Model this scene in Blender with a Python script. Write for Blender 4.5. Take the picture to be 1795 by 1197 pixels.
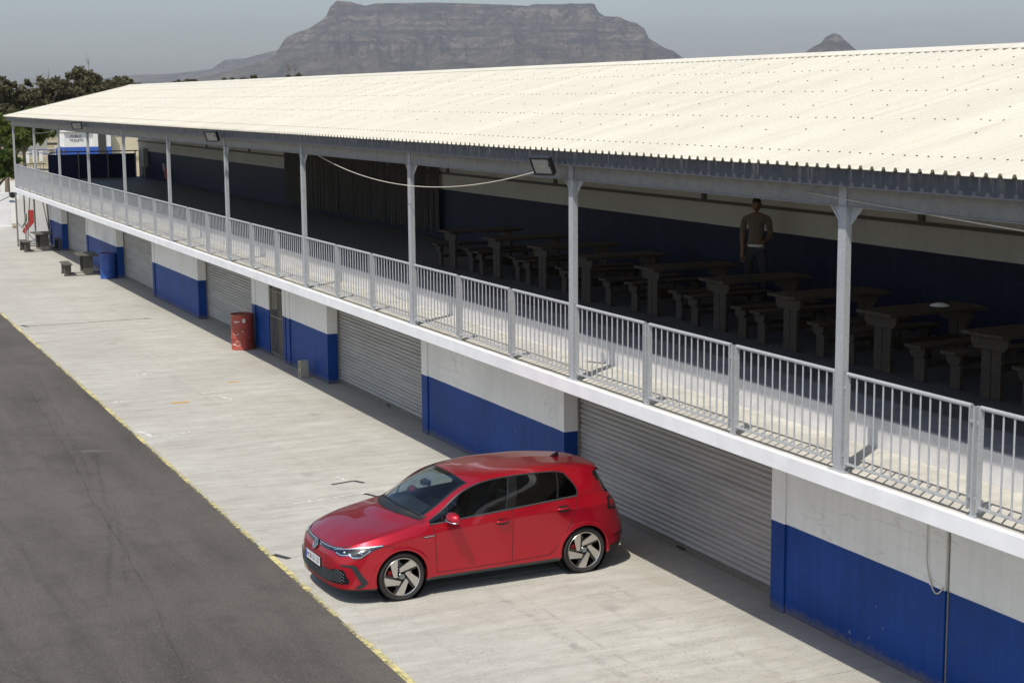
import bpy, bmesh, math, random
from math import sin, cos, pi, radians, sqrt, atan2
from mathutils import Vector, Matrix, noise
from mathutils.bvhtree import BVHTree
random.seed(7)
S = bpy.context.scene
COL = S.collection
for o in list(bpy.data.objects): bpy.data.objects.remove(o)

# ------------------------------------------------------------------ camera
cam_d = bpy.data.cameras.new('camera')
cam = bpy.data.objects.new('camera', cam_d); COL.objects.link(cam)
RT = (0.90948544, -0.41566054, -0.00790882)
UP = (0.06960472, 0.13348823, 0.98860309)
BK = (-0.40986756, -0.89967061, 0.15033754)
CAMZ = 6.28
cam.matrix_world = Matrix(((RT[0], UP[0], BK[0], 0), (RT[1], UP[1], BK[1], 0), (RT[2], UP[2], BK[2], CAMZ), (0, 0, 0, 1)))
cam_d.sensor_width = 36; cam_d.lens = 36*2830/1795; cam_d.sensor_fit = 'HORIZONTAL'
cam_d.clip_start = 0.5; cam_d.clip_end = 60000
S.camera = cam

# ------------------------------------------------------------------ sky, sun, exposure
SUNV = Vector((-0.46, -0.36, 1.0)).normalized()
W = bpy.data.worlds.new('World'); S.world = W; W.use_nodes = True
wn = W.node_tree.nodes; wl = W.node_tree.links
sky = wn.new('ShaderNodeTexSky'); sky.sky_type = 'NISHITA'; sky.sun_disc = False
sky.sun_elevation = math.asin(SUNV.z); sky.sun_rotation = atan2(SUNV.x, SUNV.y)
sky.altitude = 0; sky.air_density = 1.0; sky.dust_density = 1.7; sky.ozone_density = 2.5
tc = wn.new('ShaderNodeTexCoord'); mp = wn.new('ShaderNodeMapping'); mp.inputs['Scale'].default_value = (1.5, 1.5, 14.)
cn = wn.new('ShaderNodeTexNoise'); cn.inputs['Scale'].default_value = 2.2; cn.inputs['Detail'].default_value = 7; cn.inputs['Roughness'].default_value = .62
cr = wn.new('ShaderNodeMapRange'); cr.inputs[1].default_value = .35; cr.inputs[2].default_value = .75; cr.inputs[3].default_value = .95; cr.inputs[4].default_value = 1.10
cm_ = wn.new('ShaderNodeVectorMath'); cm_.operation = 'SCALE'
wl.new(tc.outputs['Generated'], mp.inputs[0]); wl.new(mp.outputs[0], cn.inputs[0]); wl.new(cn.outputs[0], cr.inputs[0]); wl.new(sky.outputs[0], cm_.inputs[0]); wl.new(cr.outputs[0], cm_.inputs[3])
bgn = wn['Background']; wl.new(cm_.outputs[0], bgn.inputs[0]); bgn.inputs[1].default_value = 0.13
sd = bpy.data.lights.new('sun', 'SUN'); sd.energy = 4.2; sd.angle = radians(0.5); sd.color = (1.0, 0.94, 0.85)
sun = bpy.data.objects.new('sun', sd); COL.objects.link(sun); sun.location = (-20, -20, 40)
sun.rotation_euler = SUNV.to_track_quat('Z', 'Y').to_euler()
S.view_settings.view_transform = 'Standard'; S.view_settings.look = 'None'
S.view_settings.gamma = 1; S.view_settings.use_curve_mapping = False
S.view_settings.exposure = 0.10
S.render.engine = 'CYCLES'
S.cycles.max_bounces = 8; S.cycles.diffuse_bounces = 4; S.cycles.transparent_max_bounces = 16
S.cycles.volume_bounces = 0

# ------------------------------------------------------------------ node and material helpers
class NT:
    def __init__(s, name):
        s.m = bpy.data.materials.new(name); s.m.use_nodes = True
        s.t = s.m.node_tree; s.b = s.t.nodes['Principled BSDF']; s.out = s.t.nodes['Material Output']
        s._pos = None
    def n(s, typ, inp=None, **props):
        nd = s.t.nodes.new('ShaderNode'+typ)
        for k, v in props.items(): setattr(nd, k, v)
        for k, v in (inp or {}).items(): s.set(nd.inputs[k], v)
        return nd
    def set(s, sock, v):
        if isinstance(v, bpy.types.NodeSocket): s.t.links.new(v, sock)
        elif isinstance(v, bpy.types.Node): s.t.links.new(v.outputs[0], sock)
        else:
            if isinstance(v, tuple) and len(v) == 3 and sock.type == 'RGBA': v = v+(1,)
            sock.default_value = v
    def pos(s):
        if s._pos is None: s._pos = s.n('NewGeometry').outputs['Position']
        return s._pos
    def obj(s): return s.n('TexCoord').outputs['Object']
    def xyz(s, v=None):
        x = s.n('SeparateXYZ', {0: v or s.pos()}); return x.outputs
    def scale(s, v, sc):
        return s.n('VectorMath', {0: v, 1: sc}, operation='MULTIPLY').outputs[0]
    def noise(s, v, sc, det=4, rough=.55, dist=0):
        return s.n('TexNoise', {'Vector': v, 'Scale': sc, 'Detail': det, 'Roughness': rough, 'Distortion': dist}).outputs[0]
    def vor(s, v, sc, feat='F1'):
        return s.n('TexVoronoi', {'Vector': v, 'Scale': sc}, feature=feat).outputs[0]
    def mr(s, v, a, b, c=0., d=1., clamp=True):
        return s.n('MapRange', {0: v, 1: a, 2: b, 3: c, 4: d}, clamp=clamp).outputs[0]
    def math(s, op, a, b=0., c=0.):
        return s.n('Math', {0: a, 1: b, 2: c}, operation=op).outputs[0]
    def mix(s, f, a, b, blend='MIX'):
        nd = s.n('Mix', data_type='RGBA', blend_type=blend)
        s.set(nd.inputs[0], f); s.set(nd.inputs[6], a); s.set(nd.inputs[7], b)
        return nd.outputs[2]
    def bump(s, h, st=.2, dist=.01):
        nd = s.n('Bump', {'Height': h, 'Strength': st, 'Distance': dist}); s.set(s.b.inputs['Normal'], nd.outputs[0])
    def P(s, **kw):
        names = dict(base='Base Color', rough='Roughness', metal='Metallic', spec='Specular IOR Level', coat='Coat Weight', coat_r='Coat Roughness', trans='Transmission Weight', emit='Emission Color', emit_s='Emission Strength', ior='IOR', alpha='Alpha')
        for k, v in kw.items(): s.set(s.b.inputs[names[k]], v)
        return s
M = {}
def simple(name, col, rough=.6, metal=0., var=.12, sc=6., bump=0., bsc=40., spec=.5, coat=0., local=False, dirt=0.):
    t = NT(name); v = t.obj() if local else t.pos()
    n1 = t.noise(v, sc, 5)
    lo = tuple(max(0, c*(1-var)) for c in col); hi = tuple(min(1, c*(1+var)) for c in col)
    c = t.mix(t.mr(n1, .3, .7), lo, hi)
    if dirt:
        n2 = t.noise(v, sc*.35, 6, .65)
        c = t.mix(t.mr(n2, .5, .75, 0, dirt), c, tuple(x*.45 for x in col))
    t.P(base=c, rough=t.mr(n1, .3, .7, max(0, rough-.06), min(1, rough+.06)), metal=metal, spec=spec, coat=coat)
    if bump: t.bump(t.noise(v, bsc, 4), bump, .01)
    M[name] = t.m
    return t.m

# ------------------------------------------------------------------ mesh helpers
class MB:
    def __init__(s): s.v = []; s.f = []
    def add(s, vs, fs):
        k = len(s.v); s.v += [tuple(p) for p in vs]; s.f += [tuple(i+k for i in f) for f in fs]; return s
    def box(s, x0, x1, y0, y1, z0, z1):
        return s.add([(x0,y0,z0),(x1,y0,z0),(x1,y1,z0),(x0,y1,z0),(x0,y0,z1),(x1,y0,z1),(x1,y1,z1),(x0,y1,z1)],
                     [(0,3,2,1),(4,5,6,7),(0,1,5,4),(1,2,6,5),(2,3,7,6),(3,0,4,7)])
    def obox(s, c, size, mat3):
        c = Vector(c); hx, hy, hz = size[0]/2, size[1]/2, size[2]/2
        vs = [c + mat3 @ Vector((sx*hx, sy*hy, sz*hz)) for sz in (-1,1) for sx, sy in ((-1,-1),(1,-1),(1,1),(-1,1))]
        return s.add(vs, [(0,3,2,1),(4,5,6,7),(0,1,5,4),(1,2,6,5),(2,3,7,6),(3,0,4,7)])
    def prism(s, poly, axis, a, b):
        # poly: 2D points; axis 'x','y','z' extrusion direction between a and b
        def P(p, t):
            if axis == 'x': return (t, p[0], p[1])
            if axis == 'y': return (p[0], t, p[1])
            return (p[0], p[1], t)
        n = len(poly); vs = [P(p, a) for p in poly]+[P(p, b) for p in poly]
        fs = [(i, (i+1) % n, n+(i+1) % n, n+i) for i in range(n)]
        fs += [tuple(reversed(range(n))), tuple(range(n, 2*n))]
        return s.add(vs, fs)
    def tube(s, pts, r, n=8, cap=True, closed=False):
        pts = [Vector(p) for p in pts]; m = len(pts); vs = []; fs = []
        rr = r if isinstance(r, (list, tuple)) else [r]*m
        up = None
        for i, p in enumerate(pts):
            if closed: d = pts[(i+1) % m]-pts[i-1]
            else: d = pts[min(i+1, m-1)]-pts[max(i-1, 0)]
            d.normalize()
            if up is None:
                up = Vector((0,0,1)) if abs(d.z) < .9 else Vector((1,0,0))
            side = d.cross(up).normalized(); up = side.cross(d).normalized()
            for k in range(n):
                a = 2*pi*k/n; vs.append(p+side*(cos(a)*rr[i])+up*(sin(a)*rr[i]))
        for i in range(m if closed else m-1):
            j = (i+1) % m
            for k in range(n):
                fs.append((i*n+k, i*n+(k+1) % n, j*n+(k+1) % n, j*n+k))
        if cap and not closed:
            fs.append(tuple(reversed(range(n)))); fs.append(tuple(range((m-1)*n, m*n)))
        return s.add(vs, fs)
    def lathe(s, prof, c, axis='z', n=32, cap=True):
        # prof: list of (radius, height)
        vs = []; fs = []; c = Vector(c)
        for r, h in prof:
            for k in range(n):
                a = 2*pi*k/n
                if axis == 'z': vs.append(c+Vector((r*cos(a), r*sin(a), h)))
                elif axis == 'y': vs.append(c+Vector((r*cos(a), h, r*sin(a))))
                else: vs.append(c+Vector((h, r*cos(a), r*sin(a))))
        for i in range(len(prof)-1):
            for k in range(n):
                fs.append((i*n+k, i*n+(k+1) % n, (i+1)*n+(k+1) % n, (i+1)*n+k))
        if cap:
            fs.append(tuple(reversed(range(n)))); fs.append(tuple(range((len(prof)-1)*n, len(prof)*n)))
        return s.add(vs, fs)
    def grid(s, P):
        # P: rows of points
        nr, nc = len(P), len(P[0])
        return s.add([p for r in P for p in r], [(i*nc+j, i*nc+j+1, (i+1)*nc+j+1, (i+1)*nc+j) for i in range(nr-1) for j in range(nc-1)])
    def mesh(s, name, mat, off=(0,0,0), smooth=False, recalc=True):
        me = bpy.data.meshes.new(name)
        o = Vector(off)
        me.from_pydata([(p[0]-o[0], p[1]-o[1], p[2]-o[2]) for p in s.v], [], s.f)
        if recalc:
            bm = bmesh.new(); bm.from_mesh(me); bmesh.ops.recalc_face_normals(bm, faces=bm.faces); bm.to_mesh(me); bm.free()
        if mat is not None: me.materials.append(M[mat] if isinstance(mat, str) else mat)
        if smooth:
            me.polygons.foreach_set('use_smooth', [True]*len(me.polygons))
            if smooth is not True: me.set_sharp_from_angle(angle=radians(smooth))
        return me
    def build(s, name, mat, parent=None, off=None, smooth=False, bevel=0, recalc=True):
        if off is None: off = wloc(parent) if parent else (0,0,0)
        o = bpy.data.objects.new(name, s.mesh(name, mat, off, smooth, recalc)); COL.objects.link(o)
        if parent: o.parent = parent
        if bevel:
            b = o.modifiers.new('bevel', 'BEVEL'); b.width = bevel; b.segments = 2; b.limit_method = 'ANGLE'; b.angle_limit = radians(40)
        return o
def wloc(o):
    v = Vector((0,0,0))
    while o: v = v+o.location; o = o.parent
    return v
def tag(o, label=None, cat=None, group=None, kind=None):
    if label: o['label'] = label
    if cat: o['category'] = cat
    if group: o['group'] = group
    if kind: o['kind'] = kind
    return o
def thing(name, label, cat, loc=(0,0,0), rz=0, group=None):
    o = bpy.data.objects.new(name, None); COL.objects.link(o); o.location = loc; o.rotation_euler = (0,0,rz)
    o.empty_display_size = .2
    return tag(o, label, cat, group)
def inst(name, me, parent, loc=(0,0,0), rot=(0,0,0), scale=None):
    o = bpy.data.objects.new(name, me); COL.objects.link(o); o.parent = parent; o.location = loc; o.rotation_euler = rot
    if scale: o.scale = scale
    return o
def copy_tree(o, parent=None):
    c = o.copy(); COL.objects.link(c); c.parent = parent
    for ch in list(o.children): copy_tree(ch, c)
    return c
def text_mesh(body, size, depth=.002, align='CENTER', spacing=1.0, sx=1.0):
    cu = bpy.data.curves.new('text', 'FONT'); cu.body = body; cu.size = size; cu.extrude = depth; cu.align_x = align; cu.align_y = 'CENTER'
    cu.space_character = spacing; cu.resolution_u = 3
    ob = bpy.data.objects.new('text', cu); COL.objects.link(ob)
    dg = bpy.context.evaluated_depsgraph_get()
    me = bpy.data.meshes.new_from_object(ob.evaluated_get(dg))
    bpy.data.objects.remove(ob); bpy.data.curves.remove(cu)
    for v in me.vertices: v.co.x *= sx
    me.materials.clear()
    return me
NUM = ['first', 'second', 'third', 'fourth', 'fifth', 'sixth', 'seventh', 'eighth', 'ninth', 'tenth', 'eleventh', 'twelfth', 'thirteenth']
# ------------------------------------------------------------------ materials
def mat_concrete():
    t = NT('apron_concrete'); p = t.pos(); x = t.xyz()
    st = t.scale(p, (0.55, 3.2, 1.0))                    # brushed across the apron
    n1 = t.noise(st, 1.3, 7, .65); n2 = t.noise(p, .35, 4, .5); n3 = t.noise(p, 26., 3, .6); n4 = t.noise(st, 7., 5, .65); n5 = t.noise(p, 2.6, 6, .7)
    c = t.mix(t.mr(n1, .34, .66), (.355, .345, .305), (.475, .464, .42))
    c = t.mix(t.mr(n2, .42, .70, 0, .45), c, (.305, .29, .25))
    c = t.mix(t.mr(n5, .48, .68, 0, .42), c, (.29, .28, .245))
    c = t.mix(t.mr(n4, .52, .74, 0, .45), c, (.57, .56, .52))
    near = t.mr(x[1], 17., 30., 1., .35)
    pit = t.mr(t.noise(p, 34., 2, .5), .62, .70)
    patch = t.mr(t.noise(p, 1.1, 3), .38, .62, .1, .95)
    c = t.mix(t.math('MULTIPLY', t.math('MULTIPLY', pit, patch), t.math('MULTIPLY', near, .85)), c, (.10, .095, .08))
    lite = t.math('MULTIPLY', t.mr(t.noise(p, 60., 2, .5), .6, .7), near)
    c = t.mix(t.math('MULTIPLY', lite, .35), c, (.62, .61, .57))
    # rusty brown stains and oil spots
    c = t.mix(t.mr(t.noise(t.scale(p, (.5, .35, 1)), 1.1, 5, .65), .58, .80, 0, .38), c, (.27, .21, .14))
    sp = t.vor(p, .55); c = t.mix(t.math('MULTIPLY', t.mr(t.math('ADD', sp, t.math('MULTIPLY', n5, .18)), .10, .20, 1, 0), .45), c, (.15, .14, .12))
    # faint tyre lines running along the apron
    for (pos, w, fr) in ((8.05, .085, .6), (8.32, .03, .45), (9.55, .06, .35), (9.05, .05, .35), (6.7, .05, .3)):
        wob = t.math('ADD', x[0], t.math('MULTIPLY', t.math('SUBTRACT', t.noise(t.scale(p, (.12, .12, 0)), 1., 2), .5), .5))
        d = t.math('ABSOLUTE', t.math('SUBTRACT', wob, pos))
        msk = t.math('MULTIPLY', t.mr(d, w*.4, w, 1, 0), t.mr(t.noise(p, 3.1, 5, .7), .45, .7, 0, fr))
        c = t.mix(t.math('MULTIPLY', msk, t.mr(x[1], 17.2, 18.8, 1, .3)), c, (.12, .113, .10))
    # dirt collected along the wall foot
    c = t.mix(t.math('MULTIPLY', t.mr(x[0], 9.9, 11.1, 0, .5), t.mr(n1, .3, .7, .5, 1)), c, (.19, .175, .145))
    t.P(base=c, rough=.85, spec=.25)
    t.bump(t.math('ADD', t.math('MULTIPLY', n3, .6), t.math('ADD', n4, t.math('MULTIPLY', pit, -1.2))), .45, .01)
    M['apron'] = t.m
def mat_asphalt():
    t = NT('asphalt'); p = t.pos(); x = t.xyz()
    n1 = t.noise(t.scale(p, (1.6, .22, 1)), .9, 6, .65); n3 = t.noise(p, .22, 4)
    c = t.mix(t.mr(n1, .34, .66), (.058, .052, .047), (.098, .088, .079))
    c = t.mix(t.mr(n3, .4, .65, 0, .6), c, (.112, .100, .088))
    g1 = t.noise(p, 48., 3, .75); g2 = t.noise(p, 22., 3, .7)
    c = t.mix(t.mr(g1, .56, .70, 0, .75), c, (.24, .222, .195))
    c = t.mix(t.mr(g2, .60, .70, 0, .6), c, (.026, .024, .022))
    c = t.mix(t.mr(t.noise(p, 1.4, 5, .7), .52, .72, 0, .45), c, (.045, .042, .039))
    def line(a, b, w, f, pale=False):
        nonlocal c
        ax, ay = a; bx, by = b; L = math.hypot(bx-ax, by-ay); ux, uy = (bx-ax)/L, (by-ay)/L
        dx = t.math('SUBTRACT', x[0], ax); dy = t.math('SUBTRACT', x[1], ay)
        al = t.math('ADD', t.math('MULTIPLY', dx, ux), t.math('MULTIPLY', dy, uy)); ac = t.math('SUBTRACT', t.math('MULTIPLY', dx, uy), t.math('MULTIPLY', dy, ux))
        ac = t.math('ABSOLUTE', t.math('ADD', ac, t.math('MULTIPLY', t.math('SUBTRACT', t.noise(p, .5, 3), .5), .22)))
        inside = t.math('MULTIPLY', t.mr(al, -.05, .3, 0, 1), t.mr(al, L-.3, L+.05, 1, 0))
        msk = t.math('MULTIPLY', t.math('MULTIPLY', t.mr(ac, w*.3, w, 1, 0), inside), t.mr(t.noise(p, 2.2, 5, .75), .38, .62, f*.1, f*.55))
        c = t.mix(msk, c, (.30, .285, .26) if pale else (.02, .019, .018))
    for L in (((4.80, 36), (4.27, 25.1), .022, .8), ((4.27, 25.1), (4.06, 20.15), .022, .8), ((4.06, 20.15), (3.65, 16), .02, .7), ((4.9, 29), (4.35, 24.4), .05, .55), ((4.35, 24.4), (3.55, 20.3), .06, .6), ((4.55, 25.2), (3.85, 20.6), .05, .45), ((5.4, 40), (4.5, 27), .05, .4), ((2.6, 30), (3.0, 18), .07, .4), ((1.2, 34), (2.3, 17), .06, .35), ((3.9, 46), (3.2, 28), .06, .4), ((3.3, 31.5), (5.6, 30.4), .07, .5), ((2.2, 24), (4.9, 22.9), .05, .35), ((5.5, 33), (4.4, 29.8), .03, .45), ((1.0, 20), (3.3, 15.5), .05, .4)): line(*L)
    for L in (((4.55, 29.25), (5.35, 29.0), .12, .55, True), ((2.2, 24.9), (2.45, 24.7), .1, .5, True), ((3.4, 40), (3.9, 39.8), .1, .4, True)): line(*L)
    t.P(base=c, rough=.85, spec=.25); t.bump(t.math('ADD', g1, t.math('MULTIPLY', g2, .7)), .7, .008)
    M['asphalt'] = t.m
def mat_yellow():
    t = NT('yellow_paint'); p = t.pos()
    w = t.math('ADD', t.noise(p, 9., 5, .7), t.math('MULTIPLY', t.noise(p, .9, 3), .75))
    c = t.mix(t.mr(w, .62, .8), (.46, .39, .13), (.55, .49, .22))
    t.P(base=c, rough=.75, alpha=t.mr(w, .75, .97)); M['yellow'] = t.m
    t = NT('worn_white_paint'); w = t.noise(t.pos(), 11., 5, .7)
    t.P(base=(.72, .72, .70), rough=.7, alpha=t.mr(w, .42, .56)); M['white_mark'] = t.m
    t = NT('worn_dark_tape'); w = t.noise(t.pos(), 13., 4, .7)
    t.P(base=(.035, .035, .035), rough=.7, alpha=t.mr(w, .34, .44)); M['dark_mark'] = t.m
    t = NT('worn_orange_paint'); w = t.noise(t.pos(), 13., 4, .7)
    t.P(base=(.60, .33, .05), rough=.7, alpha=t.mr(w, .36, .5)); M['orange_mark'] = t.m
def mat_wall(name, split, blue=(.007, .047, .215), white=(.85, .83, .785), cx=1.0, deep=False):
    t = NT(name); p = t.pos(); x = t.xyz()
    br = t.n('TexBrick', {'Vector': t.n('CombineXYZ', {0: x[1], 1: x[2], 2: 0.}).outputs[0], 'Scale': 1.0, 'Mortar Size': .006, 'Mortar Smooth': .6, 'Brick Width': .4, 'Row Height': .2, 'Bias': 0.}, offset=.5)
    joint = br.outputs['Fac']
    n1 = t.noise(p, .9, 6, .6); n2 = t.noise(p, 14., 4, .6)
    run = t.noise(t.scale(p, (1, 7., .5)), 1.3, 4, .6)
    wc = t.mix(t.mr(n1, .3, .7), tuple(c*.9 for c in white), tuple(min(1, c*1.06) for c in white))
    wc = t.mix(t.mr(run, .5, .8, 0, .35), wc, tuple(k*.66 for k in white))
    wc = t.mix(t.math('MULTIPLY', joint, t.mr(t.noise(p, .9, 3), .48, .68, 0, .28)), wc, (.36, .34, .30))
    # stepped cracks
    ck = t.math('ABSOLUTE', t.math('SUBTRACT', t.noise(t.scale(p, (1, .35, 1.6)), .8, 4, .6), .5))
    wc = t.mix(t.math('MULTIPLY', t.mr(ck, .0, .006, 1, 0), t.mr(t.noise(p, .5, 2), .52, .6, 0, .3)), wc, (.36, .33, .28))
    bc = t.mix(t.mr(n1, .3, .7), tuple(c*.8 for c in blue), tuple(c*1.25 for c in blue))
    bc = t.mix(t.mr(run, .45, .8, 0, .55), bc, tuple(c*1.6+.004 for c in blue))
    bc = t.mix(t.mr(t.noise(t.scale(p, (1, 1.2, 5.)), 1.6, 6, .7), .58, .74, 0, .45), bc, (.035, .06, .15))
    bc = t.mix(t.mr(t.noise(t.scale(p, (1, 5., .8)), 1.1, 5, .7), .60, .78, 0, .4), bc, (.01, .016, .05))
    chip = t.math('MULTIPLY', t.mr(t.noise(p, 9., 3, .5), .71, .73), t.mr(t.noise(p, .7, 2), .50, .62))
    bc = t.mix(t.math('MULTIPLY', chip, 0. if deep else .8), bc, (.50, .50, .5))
    edge = t.math('ADD', x[2], t.math('MULTIPLY', t.math('SUBTRACT', t.noise(p, 3., 4), .5), .012))
    f = t.mr(edge, split-.004, split+.004)
    foot = t.math('MULTIPLY', t.mr(t.math('ADD', x[2], t.math('MULTIPLY', n2, -.22)), -.08, .02, 1, 0), .7)
    c = t.mix(f, bc, wc)
    if not deep: c = t.mix(foot, c, (.16, .145, .12))
    t.P(base=c, rough=t.mr(f, 0, 1, .55, .75), spec=.2)
    t.bump(t.math('ADD', t.math('MULTIPLY', joint, -.8), t.math('MULTIPLY', n2, .35)), .3, .006)
    M[name] = t.m
def mat_galv(name, base=(.42, .44, .455), streak=0.):
    t = NT(name); p = t.pos(); x = t.xyz()
    sp = t.vor(p, 55.); n1 = t.noise(p, 7., 5, .6)
    c = t.mix(t.mr(sp, 0, .7), tuple(k*.86 for k in base), tuple(min(1, k*1.12) for k in base))
    c = t.mix(t.mr(n1, .45, .75, 0, .4), c, tuple(k*.7 for k in base))
    if streak:
        wv = t.noise(t.scale(p, (0., 17., 1.2)), 1., 3, .7)
        up = t.mr(x[2], 5.40, 5.58, 0, 1)
        c = t.mix(t.math('MULTIPLY', t.mr(wv, .52, .7, 0, streak), up), c, (.46, .45, .42))
        c = t.mix(t.mr(t.noise(p, 2., 4, .7), .55, .75, 0, .35), c, tuple(k*.5 for k in base))
    t.P(base=c, rough=t.mr(n1, .3, .7, .42, .62), metal=.35, spec=.5)
    M[name] = t.m
def mat_roof():
    t = NT('roof_sheet_paint'); p = t.pos(); x = t.xyz()
    n1 = t.noise(t.scale(p, (.5, 2., .5)), .6, 5, .6); n2 = t.noise(p, 3., 4, .6)
    sheet = t.n('TexWhiteNoise', {'W': t.math('FLOOR', t.math('DIVIDE', x[1], .686))}, noise_dimensions='1D').outputs[0]
    c = t.mix(t.mr(n1, .3, .7), (.585, .555, .46), (.675, .645, .545))
    c = t.mix(t.math('MULTIPLY', sheet, .35), c, (.58, .555, .48))
    c = t.mix(t.mr(n2, .6, .8, 0, .2), c, (.5, .46, .37))
    fr_ = t.math('FRACT', t.math('DIVIDE', t.math('SUBTRACT', x[1], 4.0), .686))
    c = t.mix(t.math('MULTIPLY', t.mr(fr_, .0, .02, 1, 0), .45), c, (.33, .30, .24))
    dr = t.noise(t.scale(p, (.35, 6., .35)), 1., 5, .7)
    c = t.mix(t.mr(dr, .52, .76, 0, .38), c, (.46, .40, .29))
    t.P(base=c, rough=.55, spec=.3); M['roof'] = t.m
def mat_slat():
    t = NT('roller_door_steel'); p = t.pos(); n1 = t.noise(t.scale(p, (1, .5, 4)), 1.5, 5, .6); n2 = t.noise(p, 9., 4, .7)
    c = t.mix(t.mr(n1, .3, .7), (.36, .345, .315), (.47, .455, .425))
    c = t.mix(t.mr(n2, .6, .8, 0, .35), c, (.2, .18, .16))
    t.P(base=c, rough=.5, metal=.3); M['slat'] = t.m
def mat_wood(name, a, b, local=False, rough=.7):
    t = NT(name); v = t.obj() if local else t.pos()
    g = t.noise(t.scale(v, (1.2, 22., 22.)), 1.6, 5, .6); n = t.noise(v, 2., 3)
    c = t.mix(t.mr(g, .3, .7), a, b); c = t.mix(t.mr(n, .45, .7, 0, .4), c, a)
    t.P(base=c, rough=rough); t.bump(g, .2, .004); M[name] = t.m
def mat_leaf(name, a, b, tr=.35):
    t = NT(name)
    oi = t.n('TexWhiteNoise', {'Vector': t.scale(t.pos(), (1.3, 1.3, 1.3))}, noise_dimensions='3D').outputs[0]
    n = t.noise(t.pos(), .6, 3)
    c = t.mix(t.mr(n, .35, .65), a, b); c = t.mix(t.math('MULTIPLY', oi, .4), c, tuple(k*.6 for k in a))
    t.P(base=c, rough=.55, spec=.3)
    tl = t.n('BsdfTranslucent', {'Color': c}); mx = t.n('MixShader', {0: tr, 1: t.b.outputs[0], 2: tl.outputs[0]})
    t.t.links.new(mx.outputs[0], t.out.inputs[0]); M[name] = t.m
def mat_ground():
    t = NT('dry_ground'); p = t.pos()
    n1 = t.noise(p, .05, 6, .6); n2 = t.noise(p, .6, 5, .65)
    c = t.mix(t.mr(n1, .42, .6), (.34, .285, .19), (.16, .15, .07))
    c = t.mix(t.mr(n2, .45, .7, 0, .5), c, (.40, .36, .27)); t.P(base=c, rough=.95, spec=.1); t.bump(n2, .4, .05); M['ground'] = t.m
def mat_rock():
    t = NT('mountain_rock'); p = t.pos(); x = t.xyz()
    st = t.noise(t.scale(p, (.0009, .0009, .028)), 1., 6, .75); n1 = t.noise(p, .0035, 8, .65)
    n2 = t.noise(t.scale(p, (.016, .016, .0045)), 1., 7, .7); n3 = t.noise(t.scale(p, (.004, .004, .0012)), 1., 6, .7)
    c = t.mix(t.mr(st, .40, .60), (.055, .046, .036), (.28, .23, .175))
    c = t.mix(t.mr(n2, .42, .58, 0, .8), c, (.045, .040, .036))
    c = t.mix(t.mr(n3, .50, .62, 0, .75), c, (.035, .034, .032))
    veg = t.mr(t.math('ADD', x[2], t.math('MULTIPLY', t.math('SUBTRACT', n1, .5), 420.)), 170., 330., 1, 0)
    c = t.mix(t.math('MULTIPLY', veg, .8), c, t.mix(t.mr(n1, .42, .58), (.035, .038, .022), (.17, .14, .085)))
    pale = t.mr(t.noise(t.scale(p, (.006, .006, .012)), 1., 7, .75), .60, .68, 0, .6)
    c = t.mix(pale, c, (.34, .28, .21))
    t.P(base=c, rough=.95, spec=.05); t.bump(t.math('ADD', n2, t.math('MULTIPLY', st, .8)), 1., 60.); M['rock'] = t.m
mat_concrete(); mat_asphalt(); mat_yellow(); mat_roof(); mat_slat(); mat_ground(); mat_rock()
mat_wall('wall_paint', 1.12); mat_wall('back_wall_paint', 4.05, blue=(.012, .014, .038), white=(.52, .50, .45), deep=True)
mat_galv('galv', (.44, .46, .475)); mat_galv('gutter', (.085, .09, .105), .85); mat_galv('beam', (.30, .29, .275))
mat_wood('dark_wood', (.030, .021, .013), (.075, .054, .034)); mat_wood('grey_wood', (.06, .055, .047), (.13, .12, .105)); mat_wood('bamboo', (.010, .008, .007), (.085, .07, .055), rough=.6)
mat_leaf('leaf_gum', (.125, .118, .058), (.19, .172, .088), .5); mat_leaf('leaf_bright', (.075, .115, .022), (.15, .19, .04), .45); mat_leaf('leaf_far', (.09, .085, .035), (.14, .13, .06))
simple('white_paint', (.76, .765, .77), .55, var=.05, sc=3, dirt=.22)
simple('deck_concrete', (.50, .485, .43), .85, var=.15, sc=4, bump=.2, dirt=.35)
simple('riser_paint', (.60, .59, .58), .75, var=.1, sc=6, bump=.25, bsc=25, dirt=.4)
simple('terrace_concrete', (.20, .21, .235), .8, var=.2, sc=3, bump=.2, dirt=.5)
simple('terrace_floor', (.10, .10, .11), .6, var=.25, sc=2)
simple('black_metal', (.02, .02, .022), .45, var=.3)
simple('black_plastic', (.018, .018, .018), .4, var=.3, bump=.1)
simple('bark', (.14, .105, .075), .9, var=.35, sc=3, bump=.5)
simple('pale_bark', (.30, .26, .21), .9, var=.3, sc=3, bump=.4)
simple('twig', (.20, .18, .16), .9, var=.3)
simple('navy_panel', (.005, .010, .055), .5, var=.3, sc=4)
simple('white_wall', (.76, .755, .74), .8, var=.06, sc=1.5, bump=.1, dirt=.12)
simple('cream_wall', (.62, .56, .40), .85, var=.08, sc=1.5, dirt=.15)
simple('blue_band', (.03, .10, .42), .6, var=.15, sc=2)
simple('letter_black', (.03, .03, .03), .6, var=.1)
simple('letter_white', (.72, .70, .68), .6, var=.15, sc=20)
simple('rust_red', (.36, .062, .042), .55, var=.2, sc=9, bump=.1, dirt=.35)
simple('barrel_blue', (.02, .07, .30), .45, var=.2, sc=9, dirt=.3)
simple('barrel_rim', (.16, .075, .05), .6, var=.3, sc=20)
simple('block', (.42, .385, .31), .95, var=.2, sc=30, bump=.5, dirt=.3)
simple('cable_white', (.60, .56, .47), .6, var=.1)
simple('gate_steel', (.22, .20, .165), .55, metal=.3, var=.25, sc=18)
simple('dark_room', (.05, .048, .045), .9, var=.2)
simple('green_paint', (.03, .16, .05), .5)
simple('red_paint', (.50, .05, .04), .5, var=.1)
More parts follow.
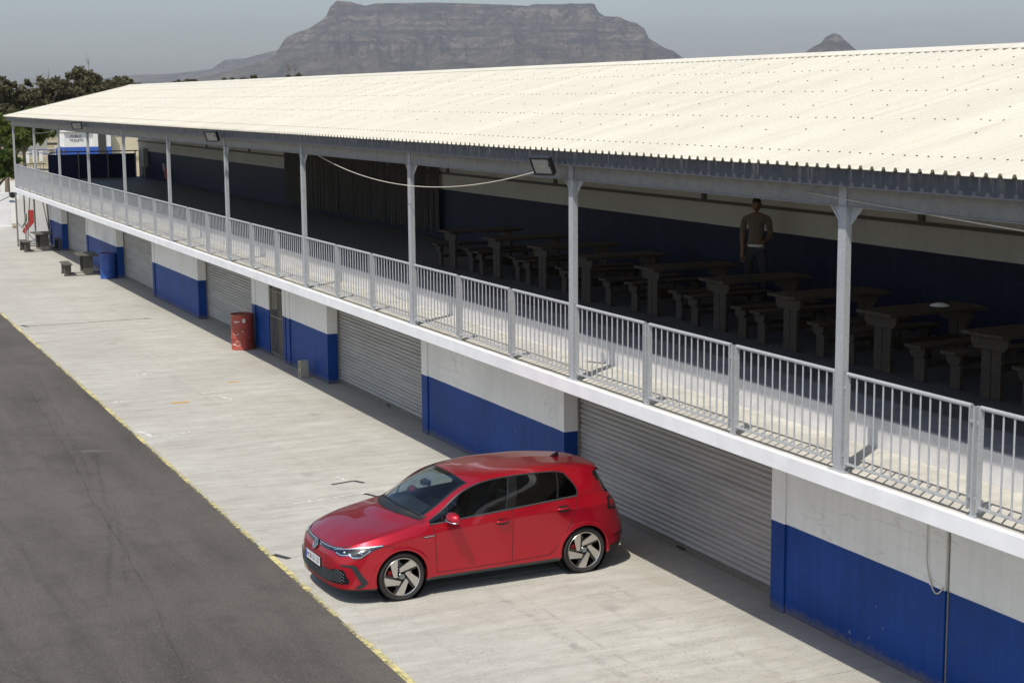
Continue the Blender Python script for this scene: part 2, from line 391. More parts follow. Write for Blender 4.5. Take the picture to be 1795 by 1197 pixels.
simple('grey_box', (.36, .36, .34), .6, var=.1)
simple('screw', (.10, .09, .075), .6, var=.2)
simple('steel_pipe', (.24, .235, .20), .5, metal=.3, var=.2, sc=15, dirt=.3)
# ------------------------------------------------------------------ ground, road, apron
g = MB(); R0 = 26000
g.add([(-R0, -3000, -.012), (R0, -3000, -.012), (R0, R0, -.012), (-R0, R0, -.012)], [(0,1,2,3)])
tag(g.build('ground', 'ground'), kind='structure')
XE = 5.93                                             # joint between asphalt and concrete apron
YEND = 83.0
road = tag(MB().box(-45, XE-.006, -30, 95, -.3, -.004).build('asphalt_road', 'asphalt'), kind='structure')
apron = thing('concrete_apron', 'x', 'x'); 
for k in ('label', 'category'): del apron[k]
apron['kind'] = 'structure'
joints = [-12, -4.6, .1, 4.7, 9.4, 13.95, 18.9, 23.91, 28.9, 33.9, 38.74, 43.6, 46.4, 53.6, 58.6, 63.6, 68.6, 73.6, YEND]
for a, b in zip(joints[:-1], joints[1:]):
    MB().box(XE, 11.6, a+.006, b-.006, -.25, 0).build('concrete_slab', 'apron', apron, bevel=.006)
MB().box(XE-.02, 11.6, -12, YEND, -.3, -.03).build('joint_filler', 'screw', apron)
# painted edge line, broken
tag(MB().add([(XE-.045, -12, .0035), (XE+.042, -12, .0035), (XE+.042, YEND, .0035), (XE-.045, YEND, .0035)], [(0,1,2,3)]).build('edge_line', 'yellow'), kind='structure')
def mark(name, mat, pts, w):
    mb = MB()
    for (x0, y0), (x1, y1) in zip(pts[:-1], pts[1:]):
        d = Vector((x1-x0, y1-y0)).normalized(); nx, ny = -d.y*w/2, d.x*w/2
        mb.add([(x0+nx, y0+ny, .0045), (x0-nx, y0-ny, .0045), (x1-nx, y1-ny, .0045), (x1+nx, y1+ny, .0045)], [(0,1,2,3)])
    mb.build(name, mat, apron)
mark('white_mark', 'white_mark', [(6.0, 33.7), (6.45, 33.75)], .09)
mark('white_mark', 'white_mark', [(6.1, 29.9), (6.9, 29.95)], .08); mark('white_mark', 'white_mark', [(6.0, 30.6), (6.15, 30.0)], .09)
mark('white_mark', 'white_mark', [(8.1, 33.9), (8.45, 33.95)], .08); mark('white_mark', 'white_mark', [(8.28, 33.6), (8.5, 32.9)], .08)
mark('white_mark', 'white_mark', [(7.3, 36.9), (7.65, 36.95)], .09)
mark('white_mark', 'white_mark', [(7.0, 23.8), (8.35, 23.98)], .05); mark('white_mark', 'white_mark', [(8.22, 25.3), (8.33, 24.9)], .06)
mark('orange_mark', 'orange_mark', [(7.25, 33.1), (7.62, 33.05)], .13); mark('orange_mark', 'orange_mark', [(8.95, 35.0), (9.2, 35.0)], .1)
mark('dark_mark', 'dark_mark', [(8.0, 24.75), (8.42, 24.84)], .06); mark('dark_mark', 'dark_mark', [(8.42, 24.84), (8.52, 24.62)], .07)
mark('dark_mark', 'dark_mark', [(8.28, 23.95), (8.42, 23.6)], .07); mark('dark_mark', 'dark_mark', [(5.98, 21.2), (6.12, 20.9)], .09)
mark('dark_mark', 'dark_mark', [(6.1, 46.7), (6.22, 46.3)], .09); mark('dark_mark', 'dark_mark', [(9.5, 46.55), (9.66, 46.4)], .09)
mark('dark_mark', 'dark_mark', [(6.2, 46.42), (9.5, 46.48)], .035)

# ------------------------------------------------------------------ the pit building
B0 = Vector((10.9, 40.0, 0))
bld = thing('pit_building', 'long two-storey pit building with cream ribbed roof, blue and white walls and roller doors', 'building', B0)
Y0, Y1 = 4.0, 72.5
panels = [(10.2, 16.23), (22.0, 28.0), (33.74, 39.8), (45.6, 51.6), (57.5, 63.45), (69.3, 72.4)]
doors = [(4.0, 10.2), (16.23, 22.0), (28.0, 33.74), (39.8, 45.6), (51.6, 57.5), (63.45, 69.3)]
for i, (a, b) in enumerate(panels):
    mb = MB()
    if i == 2:      # opening for the barred gate
        mb.box(10.9, 11.3, a, 37.2, -.02, 2.378); mb.box(10.9, 11.3, 38.36, b, -.02, 2.378); mb.box(10.9, 11.3, 37.2, 38.36, 2.2, 2.378)
    else: mb.box(10.9, 11.3, a, b, -.02, 2.378)
    w = mb.build('wall_panel', 'wall_paint', bld)
    MB().box(10.872, 10.9, b-.29, b-.002, -.02, 2.376).build('pilaster', 'wall_paint', w, bevel=.008)
    if i == 0: MB().box(10.872, 10.9, 12.98, 13.24, -.02, 2.376).build('pilaster', 'wall_paint', w, bevel=.008); MB().box(10.892, 10.9, 12.945, 12.965, -.02, 2.376).build('joint_strip', 'gate_steel', w)
    if i == 2: MB().box(10.872, 10.9, 36.55, 36.82, -.02, 2.376).build('pilaster', 'wall_paint', w, bevel=.008); MB().box(10.865, 10.9, 36.86, 36.9, -.02, 2.376).build('conduit', 'wall_paint', w)
    MB().box(10.893, 11.28, a-.006, a, 0, 2.37).build('corner_bead', 'wall_paint', w)
# slim cable drooping across the painted edge on the nearest panel
cp = [(10.86, 13.27-.0*k, 2.3-k*.23) for k in range(5)]+[(10.855, 13.27-.04*k, 1.36-.18*sin(pi*min(1, k/7)) - .03*k) for k in range(1, 8)]
MB().tube(cp, .009, 6).build('loose_cable', 'cable_white', bld, smooth=True)
# roller doors with slats
SP = .078
prof = [(0, 0), (-.010, .006), (-.022, .022), (-.026, .036), (-.022, .052), (-.010, .066), (0, .071), (0, SP)]
sl = MB(); sl.grid([[(x, -2.94, z) for x, z in prof], [(x, 2.94, z) for x, z in prof]])
slat_me = sl.mesh('slat', 'slat', smooth=50)
for a, b in doors:
    c = (a+b)/2
    d = MB().box(11.165, 11.2, a+.02, b-.02, .0, .09).build('roller_door', 'gate_steel', bld)
    for k in range(30):
        inst('slat', slat_me, d, (11.18-B0.x+random.uniform(-.004, .004), c-B0.y, .09+k*SP), (0, random.uniform(-.05, .05), random.uniform(-.0012, .0012)), scale=(1, (b-a-.06)/5.88, 1))
    MB().box(11.13, 11.22, a+.002, a+.05, 0, 2.376).build('door_guide', 'gate_steel', d)
    MB().box(11.13, 11.22, b-.05, b-.002, 0, 2.376).build('door_guide', 'gate_steel', d)
    MB().box(11.15, 11.165, c-.35, c-.15, .03, .06).build('door_handle', 'black_metal', d)
MB().box(11.3, 11.42, Y0, Y1-.2, -.02, 2.37).build('inner_wall', 'dark_room', bld)
# barred gate in its opening
gt = MB().box(10.93, 10.96, 37.2, 37.24, .02, 2.198).box(10.93, 10.96, 38.32, 38.36, .02, 2.198).box(10.93, 10.96, 37.24, 38.32, .06, .1).box(10.93, 10.96, 37.24, 38.32, 2.15, 2.19).box(10.925, 10.955, 37.24, 38.32, .98, 1.01).box(10.925, 10.955, 37.24, 38.32, 1.62, 1.65).build('barred_gate', 'gate_steel', bld)
bar_me = MB().tube([(0, 0, .1), (0, 0, 2.15)], .009, 8).mesh('gate_bar', 'gate_steel', smooth=50)
for k in range(9): inst('gate_bar', bar_me, gt, (10.945-B0.x, 37.345+k*.108-B0.y, 0))
MB().box(10.91, 10.97, 37.2, 37.3, 1.0, 1.12).build('gate_lock', 'gate_steel', gt)
MB().box(11.12, 11.16, 37.2, 38.36, 0, 2.198).build('gate_backing', 'gate_steel', gt)
# deck
XD = 9.40
MB().box(XD+.07, 10.489, Y0, Y1-.3, 2.38, 2.55).build('deck_slab', 'deck_concrete', bld)
MB().box(XD, XD+.068, Y0, Y1-.25, 2.372, 2.556).build('deck_fascia', 'white_paint', bld, bevel=.01)
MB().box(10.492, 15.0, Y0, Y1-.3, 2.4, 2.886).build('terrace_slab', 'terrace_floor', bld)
MB().box(10.482, 10.5, Y0, Y1-.3, 2.551, 2.87).build('terrace_riser', 'riser_paint', bld)
MB().box(10.478, 11.14, Y0, Y1-.3, 2.872, 2.892).build('terrace_tread', 'terrace_concrete', bld, bevel=.008)
# back wall of the upper floor
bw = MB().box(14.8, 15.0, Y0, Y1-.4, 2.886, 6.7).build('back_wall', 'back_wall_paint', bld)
MB().box(14.755, 14.8, Y0, Y1-.4, 4.42, 4.47).build('wall_ledge', 'grey_wood', bw)
for k in range(-1, 11):
    yy = 12.98+5.9*k+5.9*.92
    if yy < Y1-1: MB().box(14.76, 14.8, yy-.06, yy+.06, 4.475, 5.9).build('wall_stud', 'grey_wood', bw)
for yy in (17.2, 25.6, 29.4, 39.5):
    MB().box(14.76, 14.8, yy-.55, yy+.55, 4.80, 4.98).build('wall_vent', 'black_metal', bw)
# posts with knee brackets
pyl = [12.98+5.9*k for k in range(-1, 11)]
post_me = MB().box(-.035, .035, -.0625, .0625, 2.555, 5.40).mesh('post', 'galv', smooth=False)
kb = MB().prism([(-.03, 0), (-.03, -.34), (.03, -.34)], 'x', 0, 0) if False else None
kn = MB(); kn.add([(.0, .064, 5.0), (.02, .064, 5.0), (.02, .25, 5.188), (0, .25, 5.188), (.0, .064, 5.03), (.02, .064, 5.03), (.02, .22, 5.188), (0, .22, 5.188)], [(0,1,2,3), (4,7,6,5), (0,4,5,1), (0,3,7,4), (1,5,6,2), (3,2,6,7)])
kn.add([(.010, .064, 5.03), (.010, .064, 5.187), (.010, .22, 5.187)], [(0,1,2)])
knee_me = kn.mesh('knee_bracket', 'galv')
base_me = MB().box(-.06, .07, -.12, .12, 2.552, 2.566).mesh('base_plate', 'galv')
bolt_me = MB().lathe([(.012, 0), (.012, .018)], (0, 0, 0), n=6).mesh('anchor_bolt', 'galv')
lug_me = MB().box(-.03, .02, -.012, .012, -.012, .012).mesh('lug', 'galv')
for y in pyl:
    p = inst('post', post_me, bld, (9.495-B0.x, y-B0.y, 0))
    inst('knee_bracket', knee_me, p); inst('knee_bracket', knee_me, p, (.028, 0, 0), (0, 0, pi))
    inst('base_plate', base_me, p)
    for sy in (-1, 1): inst('anchor_bolt', bolt_me, p, (.045, sy*.095, 2.566))
# eaves beam, gutter lengths
MB().box(9.47, 9.53, Y0, Y1-.15, 5.20, 5.405).box(9.44, 9.56, Y0, Y1-.15, 5.19, 5.199).build('eaves_beam', 'beam', bld)
for a, b in zip([Y0]+[p-.3 for p in pyl[1:]], [p-.3 for p in pyl[1:]]+[Y1]):
    MB().prism([(9.283, 5.40), (9.283, 5.565), (9.289, 5.565), (9.289, 5.406), (9.44, 5.406), (9.44, 5.40), (9.263, 5.394), (9.263, 5.40)], 'y', a+.002, b-.002).build('eaves_gutter', 'gutter', bld)
# ribbed roof sheets
XA, ZA, XR, ZR = 9.205, 5.578, 14.62, 6.835
slope = (ZR-ZA)/(XR-XA)
def ribs(n, w=.1715, h=.037):
    pr = []
    for k in range(n):
        y = k*w
        pr += [(y, 0), (y+.100, 0), (y+.117, h), (y+.150, h), (y+.1665, 0)]
    return pr+[(n*w, 0)]
sheet = MB(); pr = ribs(4)
sheet.grid([[(XA-B0.x, y, ZA+z) for y, z in pr], [(XR-.06-B0.x, y, ZR-.06*slope+z) for y, z in pr]])
kk = len(pr); sheet.grid([[(XA-B0.x, y, ZA+z) for y, z in pr], [(XA-B0.x+.001, y, ZA+z-.005) for y, z in pr]])
sheet_me = sheet.mesh('roof_sheet', 'roof', recalc=False)
ns = int((Y1-Y0)/.686)+1
for k in range(ns): inst('roof_sheet', sheet_me, bld, (0, Y0+k*.686-B0.y, (random.random()-.5)*.003))
YR = Y0+ns*.686
rb = MB(); pr2 = ribs(ns*4)
rb.grid([[(XR+.06, Y0+y, ZR-.06*slope+z) for y, z in pr2], [(2*XR-XA, Y0+y, ZA+z) for y, z in pr2]])
rb.build('rear_roof_slope', 'roof', bld)
# ridge capping in lengths, standing on the ribs
for a in range(int(Y0), int(YR), 3):
    b = min(a+3.0, YR)
    MB().prism([(XR-.20, ZR-.20*slope+.036), (XR-.20, ZR-.20*slope+.046), (XR, ZR+.062), (XR+.20, ZR-.20*slope+.046), (XR+.20, ZR-.20*slope+.036), (XR, ZR+.05)], 'y', a+.001, b-.001).build('ridge_cap', 'roof', bld)
# verge at the far gable
MB().prism([(XA, ZA-.03), (XA, ZA+.045), (XR, ZR+.05), (2*XR-XA, ZA+.045), (2*XR-XA, ZA-.03), (XR, ZR-.03)], 'y', YR+.001, YR+.03).build('verge_flashing', 'roof', bld)
sc = MB()
def screw(xx, yy):
    z = ZA+(xx-XA)*slope+.0375
    k = [(xx+.011*cos(a), yy+.011*sin(a), z+.011*cos(a)*slope) for a in [i*pi/3 for i in range(6)]]
    sc.add(k+[(q[0], q[1], q[2]+.008) for q in k], [(6,7,8,9,10,11)]+[(i, (i+1) % 6, 6+(i+1) % 6, 6+i) for i in range(6)])
for k in range(ns):
    for r in range(4):
        yy = Y0+k*.686+r*.1715+.1335
        screw(9.58+random.uniform(-.01, .01), yy)
        if r < 3:
            for xx in (10.88, 12.15, 13.39):
                if random.random() < .95: screw(xx+random.uniform(-.02, .02), yy)
        else:
            for xx in (10.37, 11.45, 12.77, 13.9):
                if random.random() < .93: screw(xx+random.uniform(-.06, .06), yy)
        screw(14.47, yy)
tag(sc.build('roof_screws', 'screw', bld, recalc=False), kind='stuff')

# ------------------------------------------------------------------ deck railing
rail = thing('deck_railing', 'galvanised steel balustrade with round bars along the deck edge', 'railing', (9.5, 40, 2.55))
L0 = Vector((9.5, 40, 2.55))
bay = 5.9; pw = (bay-.125-.10)/3
fm = MB()
PW = pw-.07
fm.box(-.025, .025, -PW/2, PW/2, .092, .104)                               # bottom flat
fm.tube([(0, -PW/2, .995), (0, PW/2, .995)], .021, 10)                     # top tube
fm.box(-.027, .027, -PW/2, -PW/2+.012, .06, .99); fm.box(-.027, .027, PW/2-.012, PW/2, .06, .99)
frame_me = fm.mesh('railing_panel', 'galv', smooth=40)
rb_me = MB().tube([(0, 0, .104), (0, 0, .978)], .0095, 10, cap=False).mesh('bar', 'galv', smooth=True)
rp_me = MB().box(-.03, .03, -.011, .011, 0, 1.0).box(-.035, .035, -.05, .05, 0, .012).mesh('railing_post', 'galv')
nb = 0
for k, y in enumerate(pyl[:-1]):
    for j in range(3):
        c = y+.0625+pw*(j+.5)+.05*j+.0
        pn = inst('railing_panel', frame_me, rail, (0, c-40, 0))
        far = c > 46
        if far:
            fb = MB()
            for i in range(12): fb.tube([(0, -PW/2+.012+(i+1)*(PW-.024)/13, .104), (0, -PW/2+.012+(i+1)*(PW-.024)/13, .978)], .0095, 6, cap=False)
            tag(inst('bars', fb.mesh('bars', 'galv'), pn), kind='stuff')
        else:
            for i in range(12): inst('bar', rb_me, pn, (0, -PW/2+.012+(i+1)*(PW-.024)/13, 0))
        for sy in (-1, 1):
            for z in (.18, .86): inst('lug', lug_me, pn, (.01, sy*(PW/2+.018), z))
        if j < 2: inst('railing_post', rp_me, rail, (0, y+.0625+pw*(j+1)+.05*j+.025-40, 0))
# end railing across the deck
er = MB(); er.tube([(9.55, 72.0, 3.55), (10.8, 72.0, 3.55)], .02, 8); er.box(9.55, 10.8, 71.99, 72.01, 2.63, 2.65)
er.box(9.53, 9.57, 71.98, 72.02, 2.55, 3.55)
e = er.build('end_panel', 'steel_pipe', rail)
for k in range(8): MB().tube([(9.7+k*.14, 72, 2.65), (9.7+k*.14, 72, 3.53)], .011, 6).build('bar', 'steel_pipe', e)

# ------------------------------------------------------------------ navy stair screen at the far end of the deck
ns_ = thing('stair_screen', 'dark navy panel screen with black handrail at the far end of the deck', 'screen', (12.7, 71.8, 2.55))
xs = [10.85, 12.15, 13.4, 14.6]
for a, b in zip(xs[:-1], xs[1:]): MB().box(a+.005, b-.005, 71.8, 71.85, 2.56, 3.92).build('screen_panel', 'navy_panel', ns_)
for x in xs[1:]: MB().tube([(x-.02, 71.75, 2.57), (x-.02, 71.75, 4.0)], .028, 8).build('screen_post', 'steel_pipe', ns_, smooth=40)
MB().tube([(10.9, 71.76, 3.93), (10.93, 71.76, 4.0), (11.05, 71.76, 4.03), (14.7, 71.76, 4.03)], .025, 8).build('handrail', 'black_metal', ns_, smooth=40)
# ------------------------------------------------------------------ the red hatchback
import numpy as np
CARLOC = Vector((6.825, 19.325, 0)); CARROT = radians(1.6)
def car_mats():
    t = NT('car_paint'); v = t.obj()
    fl = t.n('TexVoronoi', {'Vector': v, 'Scale': 900.}).outputs['Color']
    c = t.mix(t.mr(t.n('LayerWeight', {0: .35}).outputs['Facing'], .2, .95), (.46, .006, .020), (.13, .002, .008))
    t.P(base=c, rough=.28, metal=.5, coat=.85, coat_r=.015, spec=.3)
    M['car_paint'] = t.m
    def glass(name, tint, fac):
        t = NT(name)
        tr = t.n('BsdfTransparent', {'Color': tint}); gl = t.n('BsdfGlossy', {'Color': (1., 1., 1.), 'Roughness': .01})
        ge = t.n('NewGeometry'); dt = t.math('ABSOLUTE', t.n('VectorMath', {0: ge.outputs['Normal'], 1: ge.outputs['Incoming']}, operation='DOT_PRODUCT').outputs['Value'])
        f2 = t.math('MULTIPLY', t.math('ADD', .04, t.math('MULTIPLY', .96, t.math('POWER', t.math('SUBTRACT', 1., dt), 5.))), fac)
        mx = t.n('MixShader', {0: f2, 1: tr.outputs[0], 2: gl.outputs[0]}); t.t.links.new(mx.outputs[0], t.out.inputs[0]); M[name] = t.m
    glass('glass_clear', (.45, .53, .55, 1), 1.4); glass('glass_side', (.50, .56, .54, 1), 1.2); glass('glass_dark', (.05, .052, .055, 1), 1.2); glass('lens', (.92, .94, .95, 1), 1.0)
    simple('tyre', (.022, .021, .020), .75, var=.2, sc=30, bump=.1, local=True)
    t = NT('alloy_silver'); t.P(base=(.62, .60, .56), rough=.28, metal=.9); M['alloy'] = t.m
    t = NT('gloss_black'); t.P(base=(.006, .006, .007), rough=.12, coat=.6); M['gloss_black'] = t.m
    simple('trim_grey', (.055, .068, .072), .42, var=.1, local=True)
    simple('trim_black', (.012, .012, .013), .5, var=.2, local=True)
    simple('cabin', (.020, .021, .024), .75, var=.2, sc=20, local=True); simple('dash', (.05, .056, .062), .7, var=.1, sc=20, local=True)
    simple('caliper', (.50, .012, .015), .35, var=.1, local=True)
    t = NT('chrome'); t.P(base=(.75, .76, .77), rough=.12, metal=1.); M['chrome'] = t.m
    t = NT('dark_chrome'); t.P(base=(.10, .12, .125), rough=.25, metal=.9); M['dark_chrome'] = t.m
    simple('plate_white', (.75, .76, .76), .45, var=.03, local=True); simple('plate_blue', (.01, .05, .45), .45, var=.05, local=True)
    t = NT('red_lens'); t.P(base=(.20, .004, .006), rough=.1, coat=.8); M['red_lens'] = t.m
    t = NT('brake_steel'); t.P(base=(.35, .34, .33), rough=.35, metal=1.); M['brake_steel'] = t.m
    t = NT('lamp_silver'); t.P(base=(.60, .68, .74), rough=.22, metal=.85); M['lamp_silver'] = t.m
car_mats(); simple('blade', (.02, .026, .028), .4, var=.1, local=True); simple('trim_dark', (.022, .025, .027), .4, var=.1, local=True)

def spline1(t, P, q):
    # natural cubic spline through rows of P at t, evaluated at q
    t = np.asarray(t, float); P = np.asarray(P, float); n = len(t)
    if n == 2:
        w = ((q-t[0])/(t[1]-t[0]))[:, None]; return P[0]*(1-w)+P[1]*w
    h = np.diff(t); A = np.zeros((n, n)); B = np.zeros_like(P)
    A[0, 0] = A[-1, -1] = 1
    for i in range(1, n-1):
        A[i, i-1] = h[i-1]; A[i, i] = 2*(h[i-1]+h[i]); A[i, i+1] = h[i]
        B[i] = 6*((P[i+1]-P[i])/h[i]-(P[i]-P[i-1])/h[i-1])
    m = np.linalg.solve(A, B); k = np.clip(np.searchsorted(t, q, side='right')-1, 0, n-2)
    a = (t[k+1]-q)[:, None]; b = (q-t[k])[:, None]; hh = h[k][:, None]
    return m[k]*a**3/(6*hh)+m[k+1]*b**3/(6*hh)+(P[k]/hh-m[k]*hh/6)*a+(P[k+1]/hh-m[k+1]*hh/6)*b
def dense_axis(C, axis, breaks, step):
    # C: (nt, nc, 3); interpolate along axis 0 (after swap); returns array and index-parameter list
    if axis == 1: C = np.swapaxes(C, 0, 1)
    n = C.shape[0]; ch = np.linalg.norm(np.diff(C, axis=0), axis=2).mean(1); t = np.concatenate([[0], np.cumsum(ch)])
    idx = []; q = []
    for i in range(n-1):
        m = max(2, int(math.ceil(ch[i]/step)))
        for j in range(m): idx.append(i+j/m); q.append(t[i]+ch[i]*j/m)
    idx.append(n-1.); q.append(t[-1]); q = np.array(q); idx = np.array(idx)
    out = np.zeros((len(q),)+C.shape[1:])
    bk = [0]+list(breaks)+[n-1]
    for a, b in zip(bk[:-1], bk[1:]):
        sel = (idx >= a-1e-9) & (idx <= b+1e-9)
        for c in range(C.shape[1]): out[sel, c] = spline1(t[a:b+1], C[a:b+1, c], q[sel])
    if axis == 1: out = np.swapaxes(out, 0, 1)
    return out, idx
# side wall: stations from nose centre round to tail centre; rows from sill to belt
SA = [
 [(-.74,0,.165),(-.828,0,.205),(-.838,0,.33),(-.845,0,.47),(-.822,0,.59),(-.765,0,.690)],
 [(-.735,.25,.165),(-.823,.25,.205),(-.833,.25,.33),(-.840,.25,.47),(-.815,.25,.595),(-.757,.25,.692)],
 [(-.705,.48,.165),(-.798,.50,.205),(-.808,.50,.33),(-.812,.50,.47),(-.785,.50,.605),(-.718,.49,.702)],
 [(-.63,.65,.165),(-.725,.69,.205),(-.735,.70,.33),(-.738,.70,.48),(-.705,.695,.625),(-.625,.645,.728)],
 [(-.52,.74,.165),(-.595,.795,.205),(-.61,.805,.33),(-.61,.806,.50),(-.575,.80,.65),(-.49,.730,.768)],
 [(-.38,.79,.165),(-.38,.858,.205),(-.38,.868,.34),(-.38,.874,.52),(-.37,.862,.705),(-.31,.778,.815)],
 [(0,.79,.17),(0,.868,.22),(0,.884,.36),(0,.893,.57),(0,.880,.785),(0,.802,.876)],
 [(.42,.80,.190),(.42,.864,.250),(.42,.870,.40),(.42,.878,.60),(.42,.880,.822),(.42,.826,.927)],
 [(1.0,.80,.195),(1.0,.873,.258),(1.0,.866,.40),(1.0,.872,.62),(1.0,.886,.858),(1.0,.846,.965)],
 [(1.53,.80,.195),(1.53,.873,.258),(1.53,.866,.40),(1.53,.874,.63),(1.53,.891,.885),(1.53,.853,1.0)],
 [(2.1,.80,.195),(2.1,.873,.258),(2.1,.872,.40),(2.1,.882,.64),(2.1,.893,.900),(2.1,.846,1.035)],
 [(2.27,.80,.195),(2.27,.873,.258),(2.27,.876,.40),(2.27,.888,.64),(2.27,.893,.902),(2.29,.838,1.045)],
 [(2.627,.78,.19),(2.627,.87,.235),(2.627,.884,.38),(2.627,.896,.62),(2.627,.886,.904),(2.62,.806,1.052)],
 [(2.98,.76,.20),(2.98,.85,.24),(2.98,.862,.40),(2.98,.866,.62),(2.95,.845,.905),(2.90,.750,1.040)],
 [(3.08,.70,.22),(3.17,.775,.26),(3.205,.785,.42),(3.195,.772,.62),(3.13,.752,.89),(3.06,.680,1.02)],
 [(3.20,.50,.24),(3.33,.52,.28),(3.375,.53,.42),(3.35,.52,.62),(3.25,.50,.88),(3.17,.48,1.0)],
 [(3.22,0,.24),(3.36,0,.28),(3.405,0,.42),(3.38,0,.62),(3.29,0,.88),(3.20,0,.997)]]
# upper body: stations nose to tail; columns belt, lower glass, upper glass, roof rail, roof quarter, centre
SB = [
 [(-.49,.730,.768),(-.56,.69,.748),(-.625,.645,.728),(-.718,.49,.702),(-.757,.25,.692),(-.765,0,.690)],
 [(-.31,.778,.815),(-.34,.735,.822),(-.38,.67,.828),(-.43,.50,.835),(-.47,.26,.838),(-.48,0,.840)],
 [(0,.802,.876),(0,.765,.892),(-.01,.705,.903),(-.02,.52,.918),(-.05,.28,.930),(-.06,0,.934)],
 [(.27,.818,.909),(.27,.795,.930),(.25,.745,.946),(.20,.57,.962),(.10,.30,.978),(.06,0,.983)],
 [(.42,.826,.927),(.42,.815,.942),(.42,.790,.962),(.35,.64,.975),(.22,.36,.998),(.17,0,1.004)],
 [(.62,.833,.938),(.625,.80,1.015),(.64,.755,1.090),(.60,.648,1.115),(.48,.37,1.160),(.44,0,1.170)],
 [(.82,.840,.953),(.83,.79,1.085),(.86,.715,1.235),(.82,.610,1.245),(.74,.355,1.298),(.71,0,1.310)],
 [(1.06,.847,.968),(1.08,.785,1.135),(1.12,.675,1.328),(1.055,.570,1.342),(1.00,.335,1.390),(.98,0,1.404)],
 [(1.42,.852,.991),(1.43,.78,1.165),(1.46,.650,1.372),(1.45,.560,1.412),(1.44,.32,1.441),(1.44,0,1.452)],
 [(1.90,.851,1.022),(1.90,.778,1.19),(1.92,.640,1.381),(1.90,.550,1.421),(1.90,.315,1.449),(1.90,0,1.459)],
 [(2.32,.838,1.045),(2.32,.772,1.19),(2.32,.634,1.360),(2.28,.540,1.412),(2.27,.305,1.439),(2.27,0,1.449)],
 [(2.53,.820,1.053),(2.555,.772,1.135),(2.435,.625,1.333),(2.45,.528,1.396),(2.46,.30,1.424),(2.46,0,1.434)],
 [(2.72,.793,1.051),(2.73,.742,1.145),(2.65,.610,1.312),(2.65,.517,1.374),(2.67,.295,1.402),(2.67,0,1.411)],
 [(2.90,.750,1.040),(2.89,.71,1.125),(2.85,.590,1.282),(2.85,.500,1.348),(2.87,.285,1.376),(2.87,0,1.384)],
 [(3.00,.71,1.030),(2.99,.67,1.10),(2.97,.575,1.245),(2.99,.485,1.318),(3.03,.275,1.345),(3.04,0,1.352)],
 [(3.06,.680,1.02),(3.08,.62,1.01),(3.11,.54,1.004),(3.17,.48,1.0),(3.19,.25,.998),(3.20,0,.997)]]
def patch(C, bt, bc, st, sc):
    C = np.array(C, float)
    A, ui = dense_axis(C, 0, bt, st); A, vi = dense_axis(A, 1, bc, sc)
    return A, ui, vi
PA, uA, vA = patch(SA, [], [1, 4], .016, .014)
PB, uB, vB = patch(SB, [4, 14], [2], .016, .014)
RW = .310; WZ = .310; RA = .348; FX = .015
for wx in (FX, 2.627):
    d = np.sqrt((PA[..., 0]-wx)**2+(PA[..., 2]-WZ)**2)
    sel = (np.abs(d-RA) < .009) & (PA[..., 1] > .6)
    f = RA/np.maximum(d, 1e-6)
    PA[..., 0] = np.where(sel, wx+(PA[..., 0]-wx)*f, PA[..., 0]); PA[..., 2] = np.where(sel, WZ+(PA[..., 2]-WZ)*f, PA[..., 2])
def gnormals(P, flip):
    du = np.gradient(P, axis=0); dv = np.gradient(P, axis=1)
    n = np.cross(du, dv); n /= np.maximum(np.linalg.norm(n, axis=2, keepdims=True), 1e-9)
    return n
NA = gnormals(PA, 0); NB = gnormals(PB, 0)
if NA[len(PA)//2, 20, 1] < 0: NA = -NA
if NB[len(PB)//2, -5, 2] < 0: NB = -NB
hatch = thing('red_hatchback', 'red five-door hatchback parked square to the building on the concrete apron', 'car', CARLOC, CARROT)
def poly_in(poly, x, z):
    c = False; n = len(poly)
    for i in range(n):
        (x0, z0), (x1, z1) = poly[i], poly[i-1]
        if (z0 > z) != (z1 > z) and x < (x1-x0)*(z-z0)/(z1-z0)+x0: c = not c
    return c
REG = {}
def addregion(name, P, N, faces, side):
    r = REG.setdefault(name, dict(v=[], n=[], f=[], m={}))
    for q in faces:
        ff = []
        for (pid, i, j) in q:
            key = (pid, i, j, 1 if P[i, j, 1] < 1e-6 else side)
            if key not in r['m']:
                r['m'][key] = len(r['v']); p = P[i, j]; n = N[i, j]
                r['v'].append((p[0], p[1]*side, p[2])); r['n'].append((n[0], n[1]*side, n[2]))
            ff.append(r['m'][key])
        if len(set(ff)) < 3: continue
        r['f'].append(tuple(ff) if side < 0 else tuple(reversed(ff)))
FD = [(.455,.232),(.462,.60),(.46,.78),(.415,.93),(.36,.99),(1.50,1.05),(1.535,1.0),(1.54,.60),(1.53,.262),(1.45,.24)]
RD = [(1.53,.262),(1.54,.60),(1.535,1.0),(1.6,1.06),(2.56,1.1),(2.475,1.05),(2.43,.86),(2.38,.68),(2.27,.48),(2.12,.33),(2.06,.275)]
allv = []; allf = []
